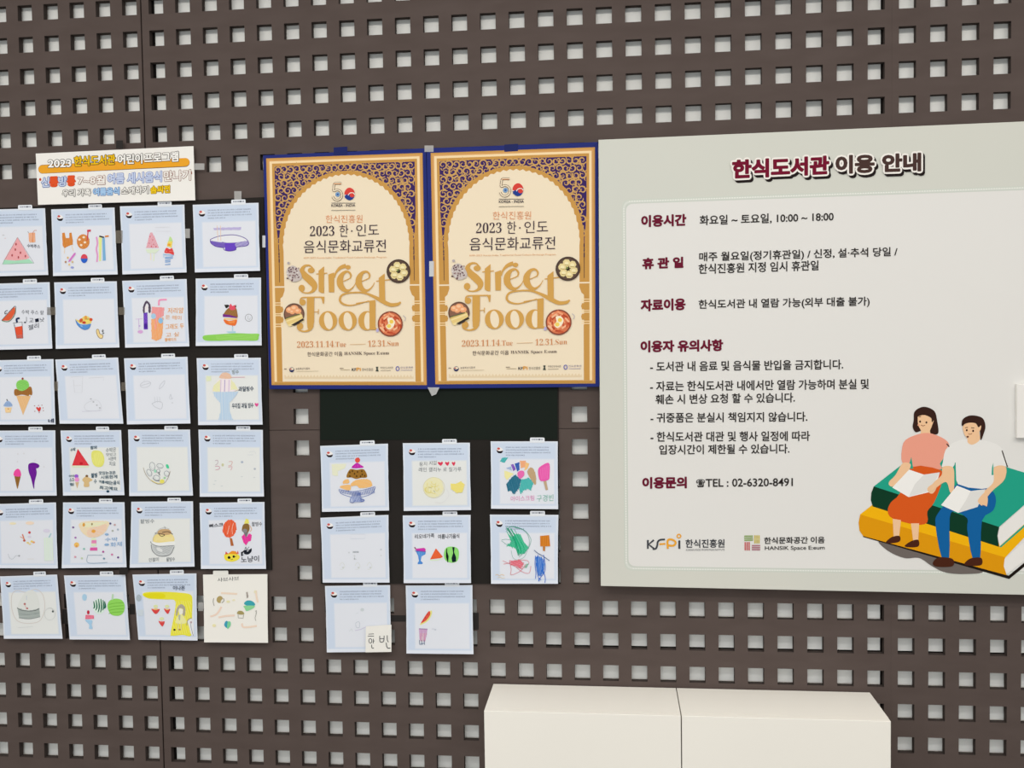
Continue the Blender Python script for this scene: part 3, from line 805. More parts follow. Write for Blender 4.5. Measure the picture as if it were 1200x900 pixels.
def d_big_bingsu(I):
    I.H('ecedbe', [(185, 320), (360, 315), (340, 370), (260, 400), (260, 460), (195, 450)], 30, 16, 10, .6)
    I.C('e2574a', 490, 272, 30, 30); I.SL('c03f36', 5, [(490, 262), (505, 240)])
    I.S('c222aa', [(420, 360), (460, 315), (490, 305), (530, 330), (562, 355), (490, 368)]); I.H('dc62cc', [(430, 355), (490, 315), (550, 350)], 80, 18, 5, None)
    I.S('9a6f2c', [(360, 470), (400, 382), (480, 385), (565, 382), (602, 468), (530, 480), (470, 492), (420, 475)])
    for x, y in ((400, 415), (430, 400), (455, 432), (490, 410), (540, 402), (545, 440), (575, 455), (400, 460), (480, 460), (525, 462)): I.C('5c3a18', x, y, 9, 12)
    o = 'f3bb70'
    I.H(o, smooth([(330, 510), (380, 495), (390, 540), (320, 545)], 4, True), 20, 10, 9, .2); I.H(o, smooth([(290, 575), (400, 560), (410, 615), (370, 625), (300, 600)], 4, True), 20, 10, 9, .2)
    I.H(o, smooth([(415, 545), (490, 500), (620, 500), (660, 550), (640, 585), (520, 600), (480, 570), (420, 575)], 4, True), 20, 10, 9, .2)
    b = '6277b8'
    I.SL(b, 6, [(270, 615), (300, 665), (400, 700), (460, 705), (560, 700), (660, 660), (700, 590)]); I.SL(b, 5, [(275, 615), (420, 640), (560, 620), (700, 580)])
    for k in range(26):
        x = 290 + k * 15.5
        I.L(b, 6, [(x, 628 + (8 if 6 < k < 18 else -4) - max(0, k - 18) * 5), (x + 12, 690 - abs(k - 12) * 2.5)])
    I.S(mixhex('aab8dc', PAPER, .3), [(420, 700), (520, 700), (520, 730), (570, 755), (480, 765), (405, 755)])
    for x in range(420, 520, 14): I.L(b, 6, [(x, 650), (x + 26, 760)])
    I.SL(b, 6, [(430, 690), (402, 755), (440, 768), (470, 740)]); I.SL(b, 10, [(520, 720), (570, 740), (540, 755), (520, 740)])


def d_noodles(I):
    I.T('4d5560', '둥지 지압', 255, 345, 460, 325, 48, -.006); I.T('4d5560', '레인 캘리누 로 칠가루', 248, 410, 745, 405, 52, -.006)
    for x, s in ((500, 1.1), (580, .9), (655, .75)): I.S('dd3f5c', [(x - 28 * s, 305), (x - 14 * s, 292), (x, 302), (x + 16 * s, 290), (x + 28 * s, 305), (x + 4 * s, 338), ])
    I.H('ece6a4', arc(420, 590, 118, 118), 40, 13, 8, .55, 'e7e9e8'); I.SL('d9d2b0', 5, arc(425, 595, 125, 120), 2, True)
    for k in range(9): I.SL('e2d678', 6, arc(rnd.uniform(350, 480), rnd.uniform(530, 650), rnd.uniform(20, 50), rnd.uniform(20, 45), rnd.uniform(0, 90), rnd.uniform(160, 300), 8), 2)
    I.L('b8b486', 6, [(360, 590), (400, 600)]); I.L('a8a878', 6, [(420, 625), (440, 650)])
    I.H('efdf72', [(620, 545), (680, 550), (740, 520), (785, 555), (760, 650), (690, 655), (625, 610)], 15, 11, 10, .25); I.SL('dfe0e2', 5, [(570, 600), (600, 680), (540, 760), (440, 770)])


def d_shaved_wheel(I):
    I.H('3fb0b0', [(158, 305), (190, 262), (255, 262), (210, 325)], -60, 10, 9, .2)
    I.H('f1ea9c', [(210, 415), (320, 450), (240, 525), (215, 480)], 60, 10, 9, .3); I.H('9fb6dc', [(230, 385), (290, 365), (300, 415)], 70, 9, 8, .3)
    I.H('7f52bc', [(285, 345), (318, 340), (345, 400), (318, 420)], 72, 9, 9, .2); I.H('2f5ab0', [(330, 335), (385, 315), (388, 405), (362, 425)], 75, 9, 9, .15)
    I.H('f3a877', [(392, 300), (462, 300), (455, 375), (405, 385)], 75, 10, 9, .2); I.H('f4c178', [(462, 315), (502, 335), (480, 395), (445, 415)], 70, 10, 9, .2)
    I.H('bfa078', smooth([(480, 430), (510, 380), (550, 395), (580, 480), (578, 580), (540, 545), (500, 480)], 4, True), 80, 9, 9, .15)
    I.H('256a86', [(235, 570), (300, 490), (340, 465), (410, 520), (380, 620), (320, 695), (290, 650), (250, 655)], 75, 11, 11, .08, jit=10)
    I.H('45b5b0', [(410, 520), (500, 500), (550, 560), (520, 650), (490, 630), (440, 640), (400, 690), (385, 640)], 75, 11, 10, .1, jit=12)
    I.S('e86fb4', [(365, 440), (400, 415), (440, 425), (440, 475), (395, 510), (370, 480)])
    I.S('ea5fb0', [(605, 410), (650, 355), (735, 330), (740, 480), (720, 525), (630, 530)]); I.H('f07fc2', [(620, 400), (730, 350), (730, 510), (640, 520)], 85, 18, 6, None)
    I.P('c3a888', [(668, 540), (702, 535), (722, 640), (695, 645)])
    I.T('e08fbc', '아이스크림', 285, 775, 560, 765, 62, .0); I.T('74b8a4', '구경빈', 590, 780, 785, 770, 78, -.004)


def d_faint_girl(I):
    I.L('cdd5e2', 5, [(410, 290), (580, 290), (580, 340), (410, 345)], True); I.H('9ea4ac', [(435, 490), (505, 490), (505, 508), (435, 508)], 60, 8, 5, .4)
    I.SL('c4c8ce', 5, [(440, 545), (460, 540), (450, 585), (480, 580)]); I.C('b4b8be', 455, 578, 9, 8); I.C('cfd3da', 390, 505, 9, 10)
    for x in (310, 490, 630): I.SL('d8dcd9', 5, [(x - 30, 660), (x, 620), (x + 30, 665), (x + 5, 700), (x - 25, 700)]); I.C('cdd2d2', x + 10, 680, 9, 9)
    I.C('cfd4dc', 765, 470, 13, 12); I.C('d6dae0', 765, 540, 9, 9)


def d_glass_triangle(I):
    I.T('1f222c', '리오네가족', 200, 345, 430, 332, 52, .012); I.T('1f222c', '여름나기음식', 472, 348, 722, 338, 56, .016)
    I.P('4f8ed8', [(208, 480), (330, 490), (325, 525), (280, 550), (270, 600), (295, 625), (290, 640), (235, 642), (235, 625), (250, 605), (240, 545)]); I.H('7fb2e8', [(225, 500), (320, 505), (270, 560), (265, 610), (250, 540)], 80, 14, 5, None)
    I.P('d23aae', [(210, 460), (310, 450), (328, 465), (325, 498), (225, 490)]); I.L('8a3f6a', 12, [(198, 442), (215, 470)]); I.L('6a4a9a', 8, [(205, 485), (330, 492)])
    I.P('e85f34', [(448, 455), (530, 555), (505, 570), (380, 585)]); I.H('f07a4a', [(448, 470), (515, 555), (395, 575)], 60, 16, 5, None); I.SL('d9f0c0', 8, [(380, 592), (450, 595), (535, 575)])
    I.S('8fdc74', [(545, 500), (570, 450), (630, 435), (700, 455), (718, 520), (700, 600), (640, 625), (570, 605), (545, 560)]); I.H('a6e88e', arc(632, 530, 76, 80), 85, 26, 6, None)
    I.VL('14201c', [(578, 455, 8), (574, 500, 16), (582, 550, 32), (588, 620, 8)]); I.P('10202a', [(640, 440), (668, 442), (662, 500), (685, 560), (685, 610), (640, 620), (632, 570), (650, 510)])


def d_scribbles(I):
    g = '24b884'
    I.H(g, [(245, 270), (300, 330), (340, 290), (400, 290), (440, 380), (490, 440), (450, 520), (370, 520), (340, 450), (235, 425), (290, 380)], 65, 12, 9, .25, jit=18)
    for k in range(10):
        a = rnd.uniform(0, 40); I.SL(mixhex(g, '0f6a54', rnd.random() * .6), 5, [(230 + a * 3, 215 + a * .5), (300 + a * 3, 330 + a), (340 + a * 3, 440), (370 + a * 2, 545 - a)])
    for p in ([(225, 210), (320, 200), (440, 240), (510, 320), (520, 380), (480, 470), (380, 560)], [(330, 210), (430, 240), (490, 310), (500, 420), (440, 520)], [(180, 355), (240, 350), (300, 370), (260, 420), (175, 365)], [(230, 260), (280, 205), (400, 220)]): I.SL('4aa08a', 4, p)
    I.SL('7ab0a0', 4, [(290, 480), (310, 560), (360, 590), (440, 560), (480, 480)])
    r = 'e4566a'
    I.H(r, [(285, 600), (400, 590), (440, 640), (400, 695), (350, 660), (280, 650)], 20, 11, 8, .35, jit=20)
    for p in ([(190, 600), (280, 640), (380, 680), (440, 620)], [(270, 600), (290, 700), (290, 765), (400, 720), (460, 640)], [(340, 670), (420, 730), (500, 745), (522, 660)], [(200, 640), (300, 620), (400, 600)], [(400, 590), (480, 600), (495, 640), (420, 690)]): I.SL('d9707e', 5, p)
    I.H('6fa88a', [(440, 680), (470, 640), (500, 630), (470, 685)], 60, 9, 6, .4)
    b = '2468cc'
    I.H(b, [(575, 560), (600, 545), (650, 560), (685, 640), (670, 730), (640, 780), (610, 760), (580, 660)], 82, 12, 9, .35, jit=26)
    for p in ([(575, 540), (570, 640), (580, 740), (575, 810)], [(600, 550), (590, 690), (620, 840)], [(670, 530), (690, 700), (640, 790), (610, 840)], [(660, 700), (690, 800), (685, 860)], [(620, 800), (640, 830)], [(680, 560), (640, 760)]): I.SL(b, 7, p)
    I.SL('5a6f96', 8, [(560, 475), (600, 510), (670, 550), (740, 600)])
    I.P('d8842e', [(630, 310), (735, 300), (748, 430), (632, 432)]); I.H('bf6f1e', [(632, 312), (735, 305), (742, 425), (635, 428)], 88, 22, 6, None); I.P('c07a30', [(662, 432), (690, 432), (686, 488), (664, 485)])
    I.SL('dcb87a', 5, [(105, 770), (130, 760), (150, 775), (180, 762), (212, 772)]); I.SL('dcc89a', 4, [(130, 800), (160, 792), (190, 805), (215, 798)])


def d_faint_bottle(I):
    I.SL('bcc6d2', 5, [(425, 555), (420, 500), (460, 490), (462, 550), (430, 555)]); I.L('c2bcd8', 5, [(410, 590), (480, 575), (540, 545)]); I.SL('cdd5d8', 5, [(345, 600), (370, 570), (380, 600)]); I.C('cdd5da', 495, 345, 22, 20); I.L('d0d6dc', 4, [(420, 390), (450, 380)])


def d_melon_cup(I):
    I.S('e6e48e', [(225, 510), (340, 360), (362, 390), (320, 470), (250, 515)]); I.S('dc4a3f', [(235, 495), (322, 365), (342, 400), (300, 465), (245, 500)]); I.H('ea6f5a', [(250, 490), (325, 385), (330, 410), (290, 465)], -55, 12, 5, None)
    for x, y in ((310, 400), (285, 440), (262, 470)): I.C('8a2a2a', x, y, 5, 7)
    I.H('c89ac4', [(212, 565), (308, 570), (300, 640), (280, 720), (262, 715), (262, 600), (232, 715), (215, 690)], 85, 9, 8, .35); I.H('dc9aa8', [(215, 620), (300, 620), (285, 715), (220, 715)], 85, 14, 6, None); I.L('8a6a9a', 8, [(210, 568), (310, 572)])
    for x in (215, 240, 270): I.L('5a6a86', 7, [(x, 700), (x + 5, 755)])
    I.L('6a7a9a', 7, [(220, 752), (275, 735)]); I.C('d2d6e2', 375, 570, 18, 6); I.C('c9cfdc', 402, 578, 13, 10)


def Q(ox, oy, s, *p): return [(ox + x / s, oy + y / s) for x, y in p]


A_ = lambda *p: Q(0, 160, 3.75, *p)
B_ = lambda *p: Q(0, 400, 3.75, *p)
C_ = lambda *p: Q(0, 580, 3.75, *p)
D_ = lambda *p: Q(360, 450, 3.75, *p)
E_ = lambda *p: Q(360, 580, 3.75, *p)
SHEETS = [
    (A_((-88, 322), (198, 315), (212, 608), (-75, 616)), 'drawing of a pink watermelon triangle with green rind, orange drink beside it', d_melon_slice, IN, (0, 238, 10)),
    (A_((225, 320), (503, 312), (517, 606), (233, 613)), 'drawing of orange lollies, a red and blue ball and striped sticks', d_lollies, IN, (55, 238, 10)),
    (A_((527, 307), (810, 299), (820, 597), (538, 606)), 'drawing of a pale pink triangle lolly and a small rainbow ice cone', d_triangle_cone, IN, (135, 236, 10)),
    (A_((847, 300), (1136, 291), (1143, 590), (856, 597)), 'drawing of a wide purple bowl under a purple smear', d_purple_bowl, IN, (200, 220, 9)),
    (A_((-65, 648), (218, 640), (230, 912), (-50, 920))[:2] + B_((230, 32), (-50, 38)), 'drawing of a watermelon wedge over a red drink cup with black writing', d_melon_juice, IN, (0, 325, 10.227)),
    (A_((238, 641), (513, 636)) + B_((525, 27), (245, 33)), 'drawing of a little blue fruit bowl and a yellow banana peel', d_fruit_bowl, IN, (60, 325, 10)),
    (A_((537, 634), (820, 626)) + B_((832, 22), (550, 28)), 'drawing of a long-haired purple girl by a tall orange drink', d_girl_juice, IN, (138, 322, 10)),
    (A_((860, 624), (1147, 620)) + B_((1150, 18), (860, 20)), 'drawing of a brown and orange sundae standing on bright green grass', d_sundae_grass, IN, (222, 320, 10)),
    (B_((-45, 84), (235, 78), (244, 365), (-32, 366)), 'drawing of a green and brown ice cream cone with a small cupcake', d_big_cone, IN, (0, 412, 10)),
    (B_((243, 80), (519, 71), (542, 362), (262, 362)), 'almost blank sheet of faint pencil boxes, right of the green ice cream cone', d_pencil_boxes, IN, (62, 412, 10)),
    (B_((545, 75), (824, 68), (837, 361), (558, 365)), 'almost blank sheet of faint pencil bowls, left of the pale blue glass drawing', d_pencil_bowl, IN, (140, 412, 10)),
    (B_((864, 74), (1146, 72), (1154, 366), (871, 368)), 'drawing of a pale blue dessert glass with dark writing and pink heart', d_blue_glass, CR, (225, 412, 10)),
    (B_((-42, 393), (243, 391), (249, 678), (-35, 680)), 'drawing of a small pink cone beside a tall solid purple cone', d_two_cones, IN, (0, 496, 10)),
    (B_((266, 392), (532, 390), (547, 676), (277, 678)), 'drawing of a red triangle and yellow melon above much teal writing', d_snack_list, CR, (64, 496, 10)),
    (B_((563, 388), (835, 388), (848, 678), (568, 680)), 'drawing of grey pencilled rice cakes in a bowl with green dabs', d_rice_cakes, CR, (144, 496, 10)),
    (B_((872, 388), (1155, 389), (1160, 682), (878, 683)), 'nearly empty cream sheet with a few faint pink number strokes', d_faint_numbers, CR, (228, 496, 10)),
    (C_((-40, 41), (246, 33), (254, 323), (-30, 322)), 'pale drawing of red specks beside a faint green straw', d_pale_fruit, IN, (0, 580, 10)),
    (C_((277, 33), (547, 32), (556, 318), (271, 322)), 'drawing of a yellow sherbet glass on a pink stem among dots', d_sherbet_glass, IN, (66, 580, 10)),
    (C_((577, 30), (848, 28), (855, 315), (570, 320)), 'drawing of a grey bowl heaped with yellow shaved ice and brown beans', d_rice_bowl, CR, (146, 580, 10)),
    (C_((877, 35), (1162, 31), (1169, 325), (883, 325)), 'drawing of an orange-red balloon lolly, pink ice and yellow cat face', d_balloon_cat, IN, (228, 580, 10)),
    (C_((0, 358), (251, 350), (275, 632), (17, 632)), 'faint drawing of a grey shaded basin inside a wavy outline', d_faint_cake, CR, (0, 664, 10)),
    (C_((281, 354), (551, 351), (571, 637), (306, 635)), 'drawing of a dark striped watermelon beside a bright green round melon', d_stripe_melon, IN, (70, 664, 10)),
    (C_((582, 350), (863, 345), (868, 640), (608, 636)), 'drawing of strawberries under a thick yellow band with a girl', d_yellow_band, IN, (150, 664, 10)),
    (C_((892, 350), (1175, 348), (1178, 650), (897, 648)), 'plain cream sheet of mushrooms and teal vegetables without printed form', d_hot_pot, None, (230, 664, 10)),
    (D_((57, 272), (355, 262), (360, 556), (65, 562)), 'drawing of a big layered ice dessert on a blue hatched dish', d_big_bingsu, IN, (370, 512, 10)),
    (D_((420, 260), (715, 258), (720, 554), (424, 558)), 'drawing of pale yellow noodles with three red hearts above', d_noodles, CR, (466, 512, 10)),
    (D_((806, 252), (1101, 252), (1103, 550), (808, 548)), 'drawing of a many-coloured wheel next to a pink ice lolly', d_shaved_wheel, IN, (570, 510, 10)),
    (D_((58, 588), (357, 575), (362, 873), (68, 873)), 'nearly empty sheet with a faint grey sketch below the layered dessert drawing', d_faint_girl, IN, (370, 597, 10)),
    (D_((420, 578), (718, 575), (720, 875), (424, 875)), 'drawing of a blue glass, an orange triangle and green watermelon in a row', d_glass_triangle, IN, (466, 597, 10)),
    (D_((803, 574), (1104, 575), (1102, 878), (808, 878)), 'drawing of green, red and blue scribbles with an orange lolly', d_scribbles, IN, (570, 597, 10)),
    (E_((78, 400), (364, 396), (370, 690), (86, 692)), 'faint blank sheet with a white name note over its lower right corner', d_faint_bottle, IN, (375, 680, 10)),
    (E_((433, 398), (726, 396), (731, 700), (436, 697)), 'drawing of a red slice over a purple cup on the lowest sheet', d_melon_cup, IN, (470, 680, 10)),
]
for qd, lab, fn, inner, crop in SHEETS:
    if inner is None: sheet(qd, lab, fn, crop=crop, tab=(.155, .395), style='card')
    else: sheet(qd, lab, fn, inner, crop)
# the white note taped over the faint sheet
nq = E_((258, 578), (370, 570), (370, 690), (256, 692))
e = empty('name_note', (*[float(v) for v in (W(nq, .017).mean(0)[0], -.017)], float(W(nq, .017).mean(0)[1])), 'small white note with two handwritten characters over the faint sheet', 'note')
slab('note_paper', nq, .0164, .0168, card_m, e)
I = Ink((375, 680, 10), .0169)
k = '2a2e38'
for p in ([(568, 632), (632, 628)], [(560, 655), (632, 655)]): I.L(k, 7, p)
I.SL(k, 7, arc(590, 710, 18, 26), 2, True); I.L(k, 7, [(625, 685), (625, 740)]); I.L(k, 6, [(625, 712), (640, 710)]); I.SL(k, 8, [(605, 755), (610, 792), (632, 792)])
I.SL(k, 8, [(700, 650), (705, 718), (745, 715), (752, 648)]); I.L(k, 7, [(702, 685), (748, 682)]); I.SL(k, 8, [(788, 645), (790, 700), (802, 725)]); I.SL(k, 8, [(775, 730), (785, 780), (800, 795), (825, 792)])
I.build('handwriting', e)

# ------------------------------------------------------------------ banner over the drawings
bq = Q(0, 160, 3.75, (157, 75), (850, 42), (858, 280), (167, 300))
bx, bz = W(bq, .0125).mean(0)
e = empty('title_banner', (bx, -.012, bz), 'white paper banner with orange bar and outlined title above the drawings', 'banner')
slab('banner_paper', bq, .0105, .0115, noisy('banner_white', 'f1efea', 'f4f2ee', 3, .8, .2), e)
I = Ink((38, 165, 6), .0116)
bar = arc(72, 200, 30, 29, 95, 265, 12) + arc(1075, 150, 30, 29, -88, 88, 12)
I.P('3c3128', [(x, y + 2) for x, y in arc(72, 198, 31, 31, 95, 265, 12) + arc(1075, 150, 31, 31, -88, 88, 12)]); I.P('eda72f', bar)
OUT = '33302c'


def outl(I, fill, line, txt, x0, y0, x1, y1, h, fat=6.2, thin=2.4):
    k0 = I.layer
    I.T(line, txt, x0, y0, x1, y1, h, 0, fat); I.T(fill, txt, x0, y0, x1, y1, h, 0, thin); I.layer = k0



I.layer += 1
outl(I, 'fbfaf6', OUT, '2023', 112, 187, 272, 182, 50); outl(I, 'f2c21c', OUT, '한식도서관', 295, 180, 582, 165, 68); outl(I, 'fbfaf6', OUT, '어린이', 602, 166, 772, 158, 66); outl(I, 'fbfaf6', '4a3f38', '프로그램', 790, 155, 1025, 143, 66)
I.C('c8452c', 55, 272, 8, 10)
outl(I, 'c9d6ee', '5a6fae', '신', 66, 325, 118, 322, 66); outl(I, 'e4572c', 'b0401f', '통', 122, 322, 180, 320, 66, 6, 5); outl(I, 'c9d6ee', '5a6fae', '방', 184, 320, 242, 316, 66); outl(I, 'e4572c', 'b0401f', '통', 246, 316, 300, 314, 66, 6, 5)
outl(I, 'f6f3ee', '8f5c4c', '7~8월', 322, 310, 510, 305, 60, 5.2, 1.8); outl(I, 'cdd9f2', '5f74b8', '여름', 530, 303, 645, 298, 70, 5.4, 2.2); outl(I, 'cdd9f2', '5f74b8', '세시음식', 668, 300, 908, 286, 72, 5.4, 2.2); outl(I, 'f6f3ee', '8f5c4c', "만나기", 925, 286, 1112, 276, 72, 5.2, 1.8); I.L('8f5c4c', 6, [(1118, 215), (1120, 235)])
outl(I, 'f4f2ee', '5a5550', '우리', 212, 392, 298, 390, 48, 5.2, 1.8); outl(I, 'f4f2ee', '5a5550', '가족', 320, 388, 410, 386, 48, 5.2, 1.8); outl(I, 'a9cdf0', '3f6fb0', '여름음식', 430, 385, 610, 378, 50, 5.4, 2.2); outl(I, 'f4f2ee', '5a5550', '소개하기', 628, 378, 815, 370, 52, 5.2, 1.8); outl(I, 'f3cb24', '8a6a1c', '솜씨전', 832, 370, 966, 364, 50, 5.4, 2.2)
I.build('banner_lettering', e)

# ------------------------------------------------------------------ the two posters
blue = noisy('blue_foamboard_edge', '202a70', '242f7a', 6, .45, .1)
GO, GL, PU, CRM, DK = 'ca9850', 'f6dcae', '3d2a63', 'f0e1c6', '3a2a3c'
pq = [(308.2, 182), (499.2, 173.7), (505, 456), (315.6, 456)]
gq = np.array([(312, 185.7), (495.2, 179.2), (500.2, 451.3), (318.3, 451.2)])
pq2 = [(499.8, 173.7), (700.8, 166.4), (702.7, 453.3), (504.2, 455.6)]
gq2 = np.array([(504.7, 179.3), (697.2, 172.5), (697.7, 449.4), (510.2, 450.3)])
PD = .0145


def homog(src, dst):
    A = []
    for (x, y), (u, v) in zip(src, dst):
        A.append([x, y, 1, 0, 0, 0, -u * x, -u * y, -u]); A.append([0, 0, 0, x, y, 1, -v * x, -v * y, -v])
    _, _, vt = np.linalg.svd(np.array(A)); return vt[-1].reshape(3, 3)


gq_c = (gq - np.array([300, 300])) * (1200 / 220)           # both crops share this scale; crop 4 sits 140 px higher


def make_poster(pquad, gquad, label):
    x, z = W(pquad, PD).mean(0)
    e = empty('poster', (x, -PD, z), label, 'poster', 'street food festival posters')
    slab('backing_board', pquad, .0046, PD, blue, e, bevel=.0008)
    Hm = homog(gq_c, gquad)

    def xf(p):                                             # drawing coordinates -> this poster
        q = np.concatenate([p, np.ones((len(p), 1))], 1) @ Hm.T
        return q[:, :2] / q[:, 2:]
    slab('printed_sheet', gquad, PD, PD + .0004, mat(GO, .6, .08), e, at=PD)
    up = lambda p: xf(p - np.array([0, 140 * 1200 / 220]))
    I = Ink(up, PD + .0005, 1.6e-5)
    # border lines and spandrel
    G = gq_c + np.array([0, 140 * 1200 / 220])
    def bil(u, v): return tuple((G[0] * (1 - u) + G[1] * u) * (1 - v) + (G[3] * (1 - u) + G[2] * u) * v)
    def rect(a, b, c, d): return [bil(a, b), bil(c, b), bil(c, d), bil(a, d)]
    I.P('d6a264', rect(.008, .006, .992, .994)); I.P(GL, rect(.020, .014, .98, .99)); I.P(GO, rect(.036, .024, .964, .984)); 
    I.P(PU, rect(.052, .036, .948, .46))
    r2 = random.Random(3)
    gx, gy = 23, 13
    for j in range(13):
        for i in range(22):
            u = .072 + (i + .5 * (j % 2)) * .0405; v = .052 + j * .031
            if u > .935: continue
            # keep only what the arch leaves free
            if ((u - .5) / .44) ** 2 + ((v - .42) / .34) ** 2 < .84: continue
            x, y = bil(u, v)
            a0 = r2.uniform(0, 360); sgn = 1 if (i + j) % 2 else -1
            dzz = ((i * 2 + j * 3) % 7) * 1.5e-5
            pts = []
            for k in range(12):
                t = k / 11; a = math.radians(a0 + sgn * 430 * t); rr = 27 * (1 - .76 * t)
                pts.append((x + rr * math.cos(a), y + rr * math.sin(a), 3 + 6.5 * math.sin(math.pi * min(1, t + .15))))
            I.VL('cda262', pts, bump=False, dz=dzz)
            for da, ln in ((35, 24), (150, 20)):
                a = math.radians(a0 + da); cx_, cy_ = x + 24 * math.cos(a), y + 24 * math.sin(a); b2 = a + sgn * 1.0
                I.VL('cda262', [(cx_, cy_, 7), (cx_ + ln * .5 * math.cos(b2), cy_ + ln * .5 * math.sin(b2), 6), (cx_ + ln * math.cos(b2 - .5), cy_ + ln * math.sin(b2 - .5), 2)], bump=False, dz=dzz + 8e-6)
    I.layer += 9
    def arch(w, top, base, n=40):
        out = []
        for k in range(n + 1):
            a = math.pi * (1 - k / n); s_ = math.sin(a)
            u = .5 + w * math.cos(a); v = base - (base - top) * s_ ** .92
            out.append((u, v))
        return out
    I.P(GO, [bil(u, v) for u, v in [(.085, .99), (.085, .42)] + arch(.432, .066, .40) + [(.92, .42), (.92, .99)]])
    for m_ in (0, 1):
        f = lambda u: 1 - u if m_ else u
        I.P(GO, [bil(f(a), b) for a, b in ((.052, .26), (.064, .38), (.064, .47), (.052, .47))]); I.P(GO, [bil(f(a), b) for a, b in ((.071, .38), (.086, .33), (.086, .47), (.071, .47))])
    sc = []
    A = arch(.403, .086, .41, 64)
    for k, (u, v) in enumerate(A):
        d = .007 * abs(math.sin(k * math.pi / 2))
        sc.append((.5 + (u - .5) * (1 + d * 1.5), v - d))
    I.P(CRM, [bil(u, v) for u, v in [(.097, .43)] + sc + [(.903, .43), (.903, .58), (.93, .605), (.93, .985), (.07, .985), (.07, .605), (.097, .58)]])
    # column capitals, rings and shafts either side
    for sgn in (0, 1):
        f = lambda u: 1 - u if sgn else u
        I.P(GO, [bil(f(a), b) for a, b in ((.036, .57), (.098, .57), (.098, .585), (.085, .61), (.036, .64))])
        I.P(CRM, [bil(f(a), b) for a, b in ((.036, .565), (.1, .565), (.1, .571), (.036, .571))])
        for v0 in (.655, .70): I.P(GO, [bil(f(a), b) for a, b in ((.036, v0), (.082, v0), (.088, v0 + .012), (.082, v0 + .026), (.036, v0 + .026))])
        for v0 in (.636, .646, .684, .692, .73, .74): I.P(GL, [bil(f(a), b) for a, b in ((.036, v0), (.085, v0), (.085, v0 + .004), (.036, v0 + .004))])
        I.P(GO, [bil(f(a), b) for a, b in ((.036, .748), (.072, .748), (.072, .985), (.036, .985))])
        I.P(DK, [bil(f(a), b) for a, b in ((.066, .40), (.069, .40), (.069, .548), (.066, .548))])
        I.P(GL, [bil(f(a), b) for a, b in ((.02, .014), (.036, .014), (.036, .99), (.02, .99))]); 
    I.P('e6d1ae', rect(.085, .955, .915, .972))
    for k in range(40):
        u = .09 + k * .0207; I.P(CRM, [bil(u, .955), bil(u + .0207, .955), bil(u + .0103, .966)], bump=False)
    I.P(GO, rect(.02, .986, .98, .994))
    I.build('printed_frame', e)
    # lettering and emblem
    T = Ink(up, PD + .0022, 1.6e-5)
    five = [(546, 299), (505, 299), (501, 301), (499, 306), (494, 340), (495, 346), (500, 347)] + arc(519, 374, 30, 33, -110, 165, 18)
    T.L('75604f', 14, five); T.L(CRM, 8, five)
    T.C('7aa0c8', 522, 370, 15, 15); T.C('445a9a', 522, 370, 6, 6); T.P('d9894a', [(497, 300), (545, 300), (545, 304), (497, 304)])
    T.P('d8473f', arc(598, 367, 33, 40, 170, 350)); T.P('27408f', arc(598, 367, 33, 40, -10, 170)); T.C('d8473f', 614, 374, 16, 15, 0); T.C('27408f', 582, 360, 0.1, 0.1)
    T.SL('f4ecdc', 5, [(566, 372), (585, 378), (600, 362), (620, 360), (632, 372)])
    T.C('27408f', 580, 385, 13, 12)
    T.L('4a4450', 3, [(482, 425), (635, 425)]); T.T('3c3644', 'KOREA - INDIA', 482, 449, 635, 448, 17, .015); T.L('8a8478', 3, [(482, 472), (635, 470)])
    T.build('anniversary_emblem', e); T = Ink(up, PD + .0022, 1.6e-5)
    T.T('dc8f5e', '한식진흥원', 446, 552, 680, 550, 50, -.008)
    T.T(DK, '𝟐𝟎𝟐𝟑', 345, 637, 500, 634, 64, -.012); T.T(DK, '한', 533, 640, 590, 640, 76, -.004); T.C(DK, 612, 604, 5, 5); T.T(DK, '인도', 640, 636, 785, 632, 74, -.004)
    T.T(DK, '음식문화교류전', 306, 745, 830, 738, 80, -.002)
    T.T('d9a06a', 'KFPI 2023 Korea-India: Traditional Food Culture Exchange Program', 306, 784, 835, 778, 13, 0)
    T.build('event_heading', e); T = Ink(xf, PD + .0022, 1.6e-5)
    T.T('d08a55', '𝟐𝟎𝟐𝟑.𝟏𝟏.𝟏𝟒.', 262, 586, 505, 582, 40, -.012); T.T('d08a55', '𝐓𝐮𝐞', 508, 582, 575, 580, 33, -.010); T.L('d9b488', 3, [(600, 566), (700, 563)])
    T.T('d08a55', '𝟏𝟐.𝟑𝟏.', 716, 580, 836, 577, 40, -.012); T.T('d08a55', '𝐒𝐮𝐧', 840, 576, 912, 574, 33, -.010)
    T.build('date_line', e); T = Ink(xf, PD + .0022, 1.6e-5)
    T.T('5a4a48', '한식문화공간 이음', 328, 642, 552, 639, 28, .004); T.T('5a4a48', '𝐇𝐀𝐍𝐒𝐈𝐊 𝐒𝐩𝐚𝐜𝐞 𝐄:𝐞𝐮𝐦', 564, 638, 850, 634, 25, -.004)
    T.build('venue_line', e); T = Ink(xf, PD + .0022, 1.6e-5)
    T.C('2f3560', 228, 727, 16, 16); T.P('f0e1c6', arc(228, 722, 13, 8)); T.C('b0404a', 222, 722, 6, 4); T.T('6a5f60', '농림축산식품부', 254, 728, 345, 726, 14); T.L('b8a888', 2, [(258, 738), (400, 736)]); T.L('8a7a6a', 5, [(180, 722), (196, 722)])
    T.build('sponsor_logo', e); T = Ink(xf, PD + .0022, 1.6e-5)
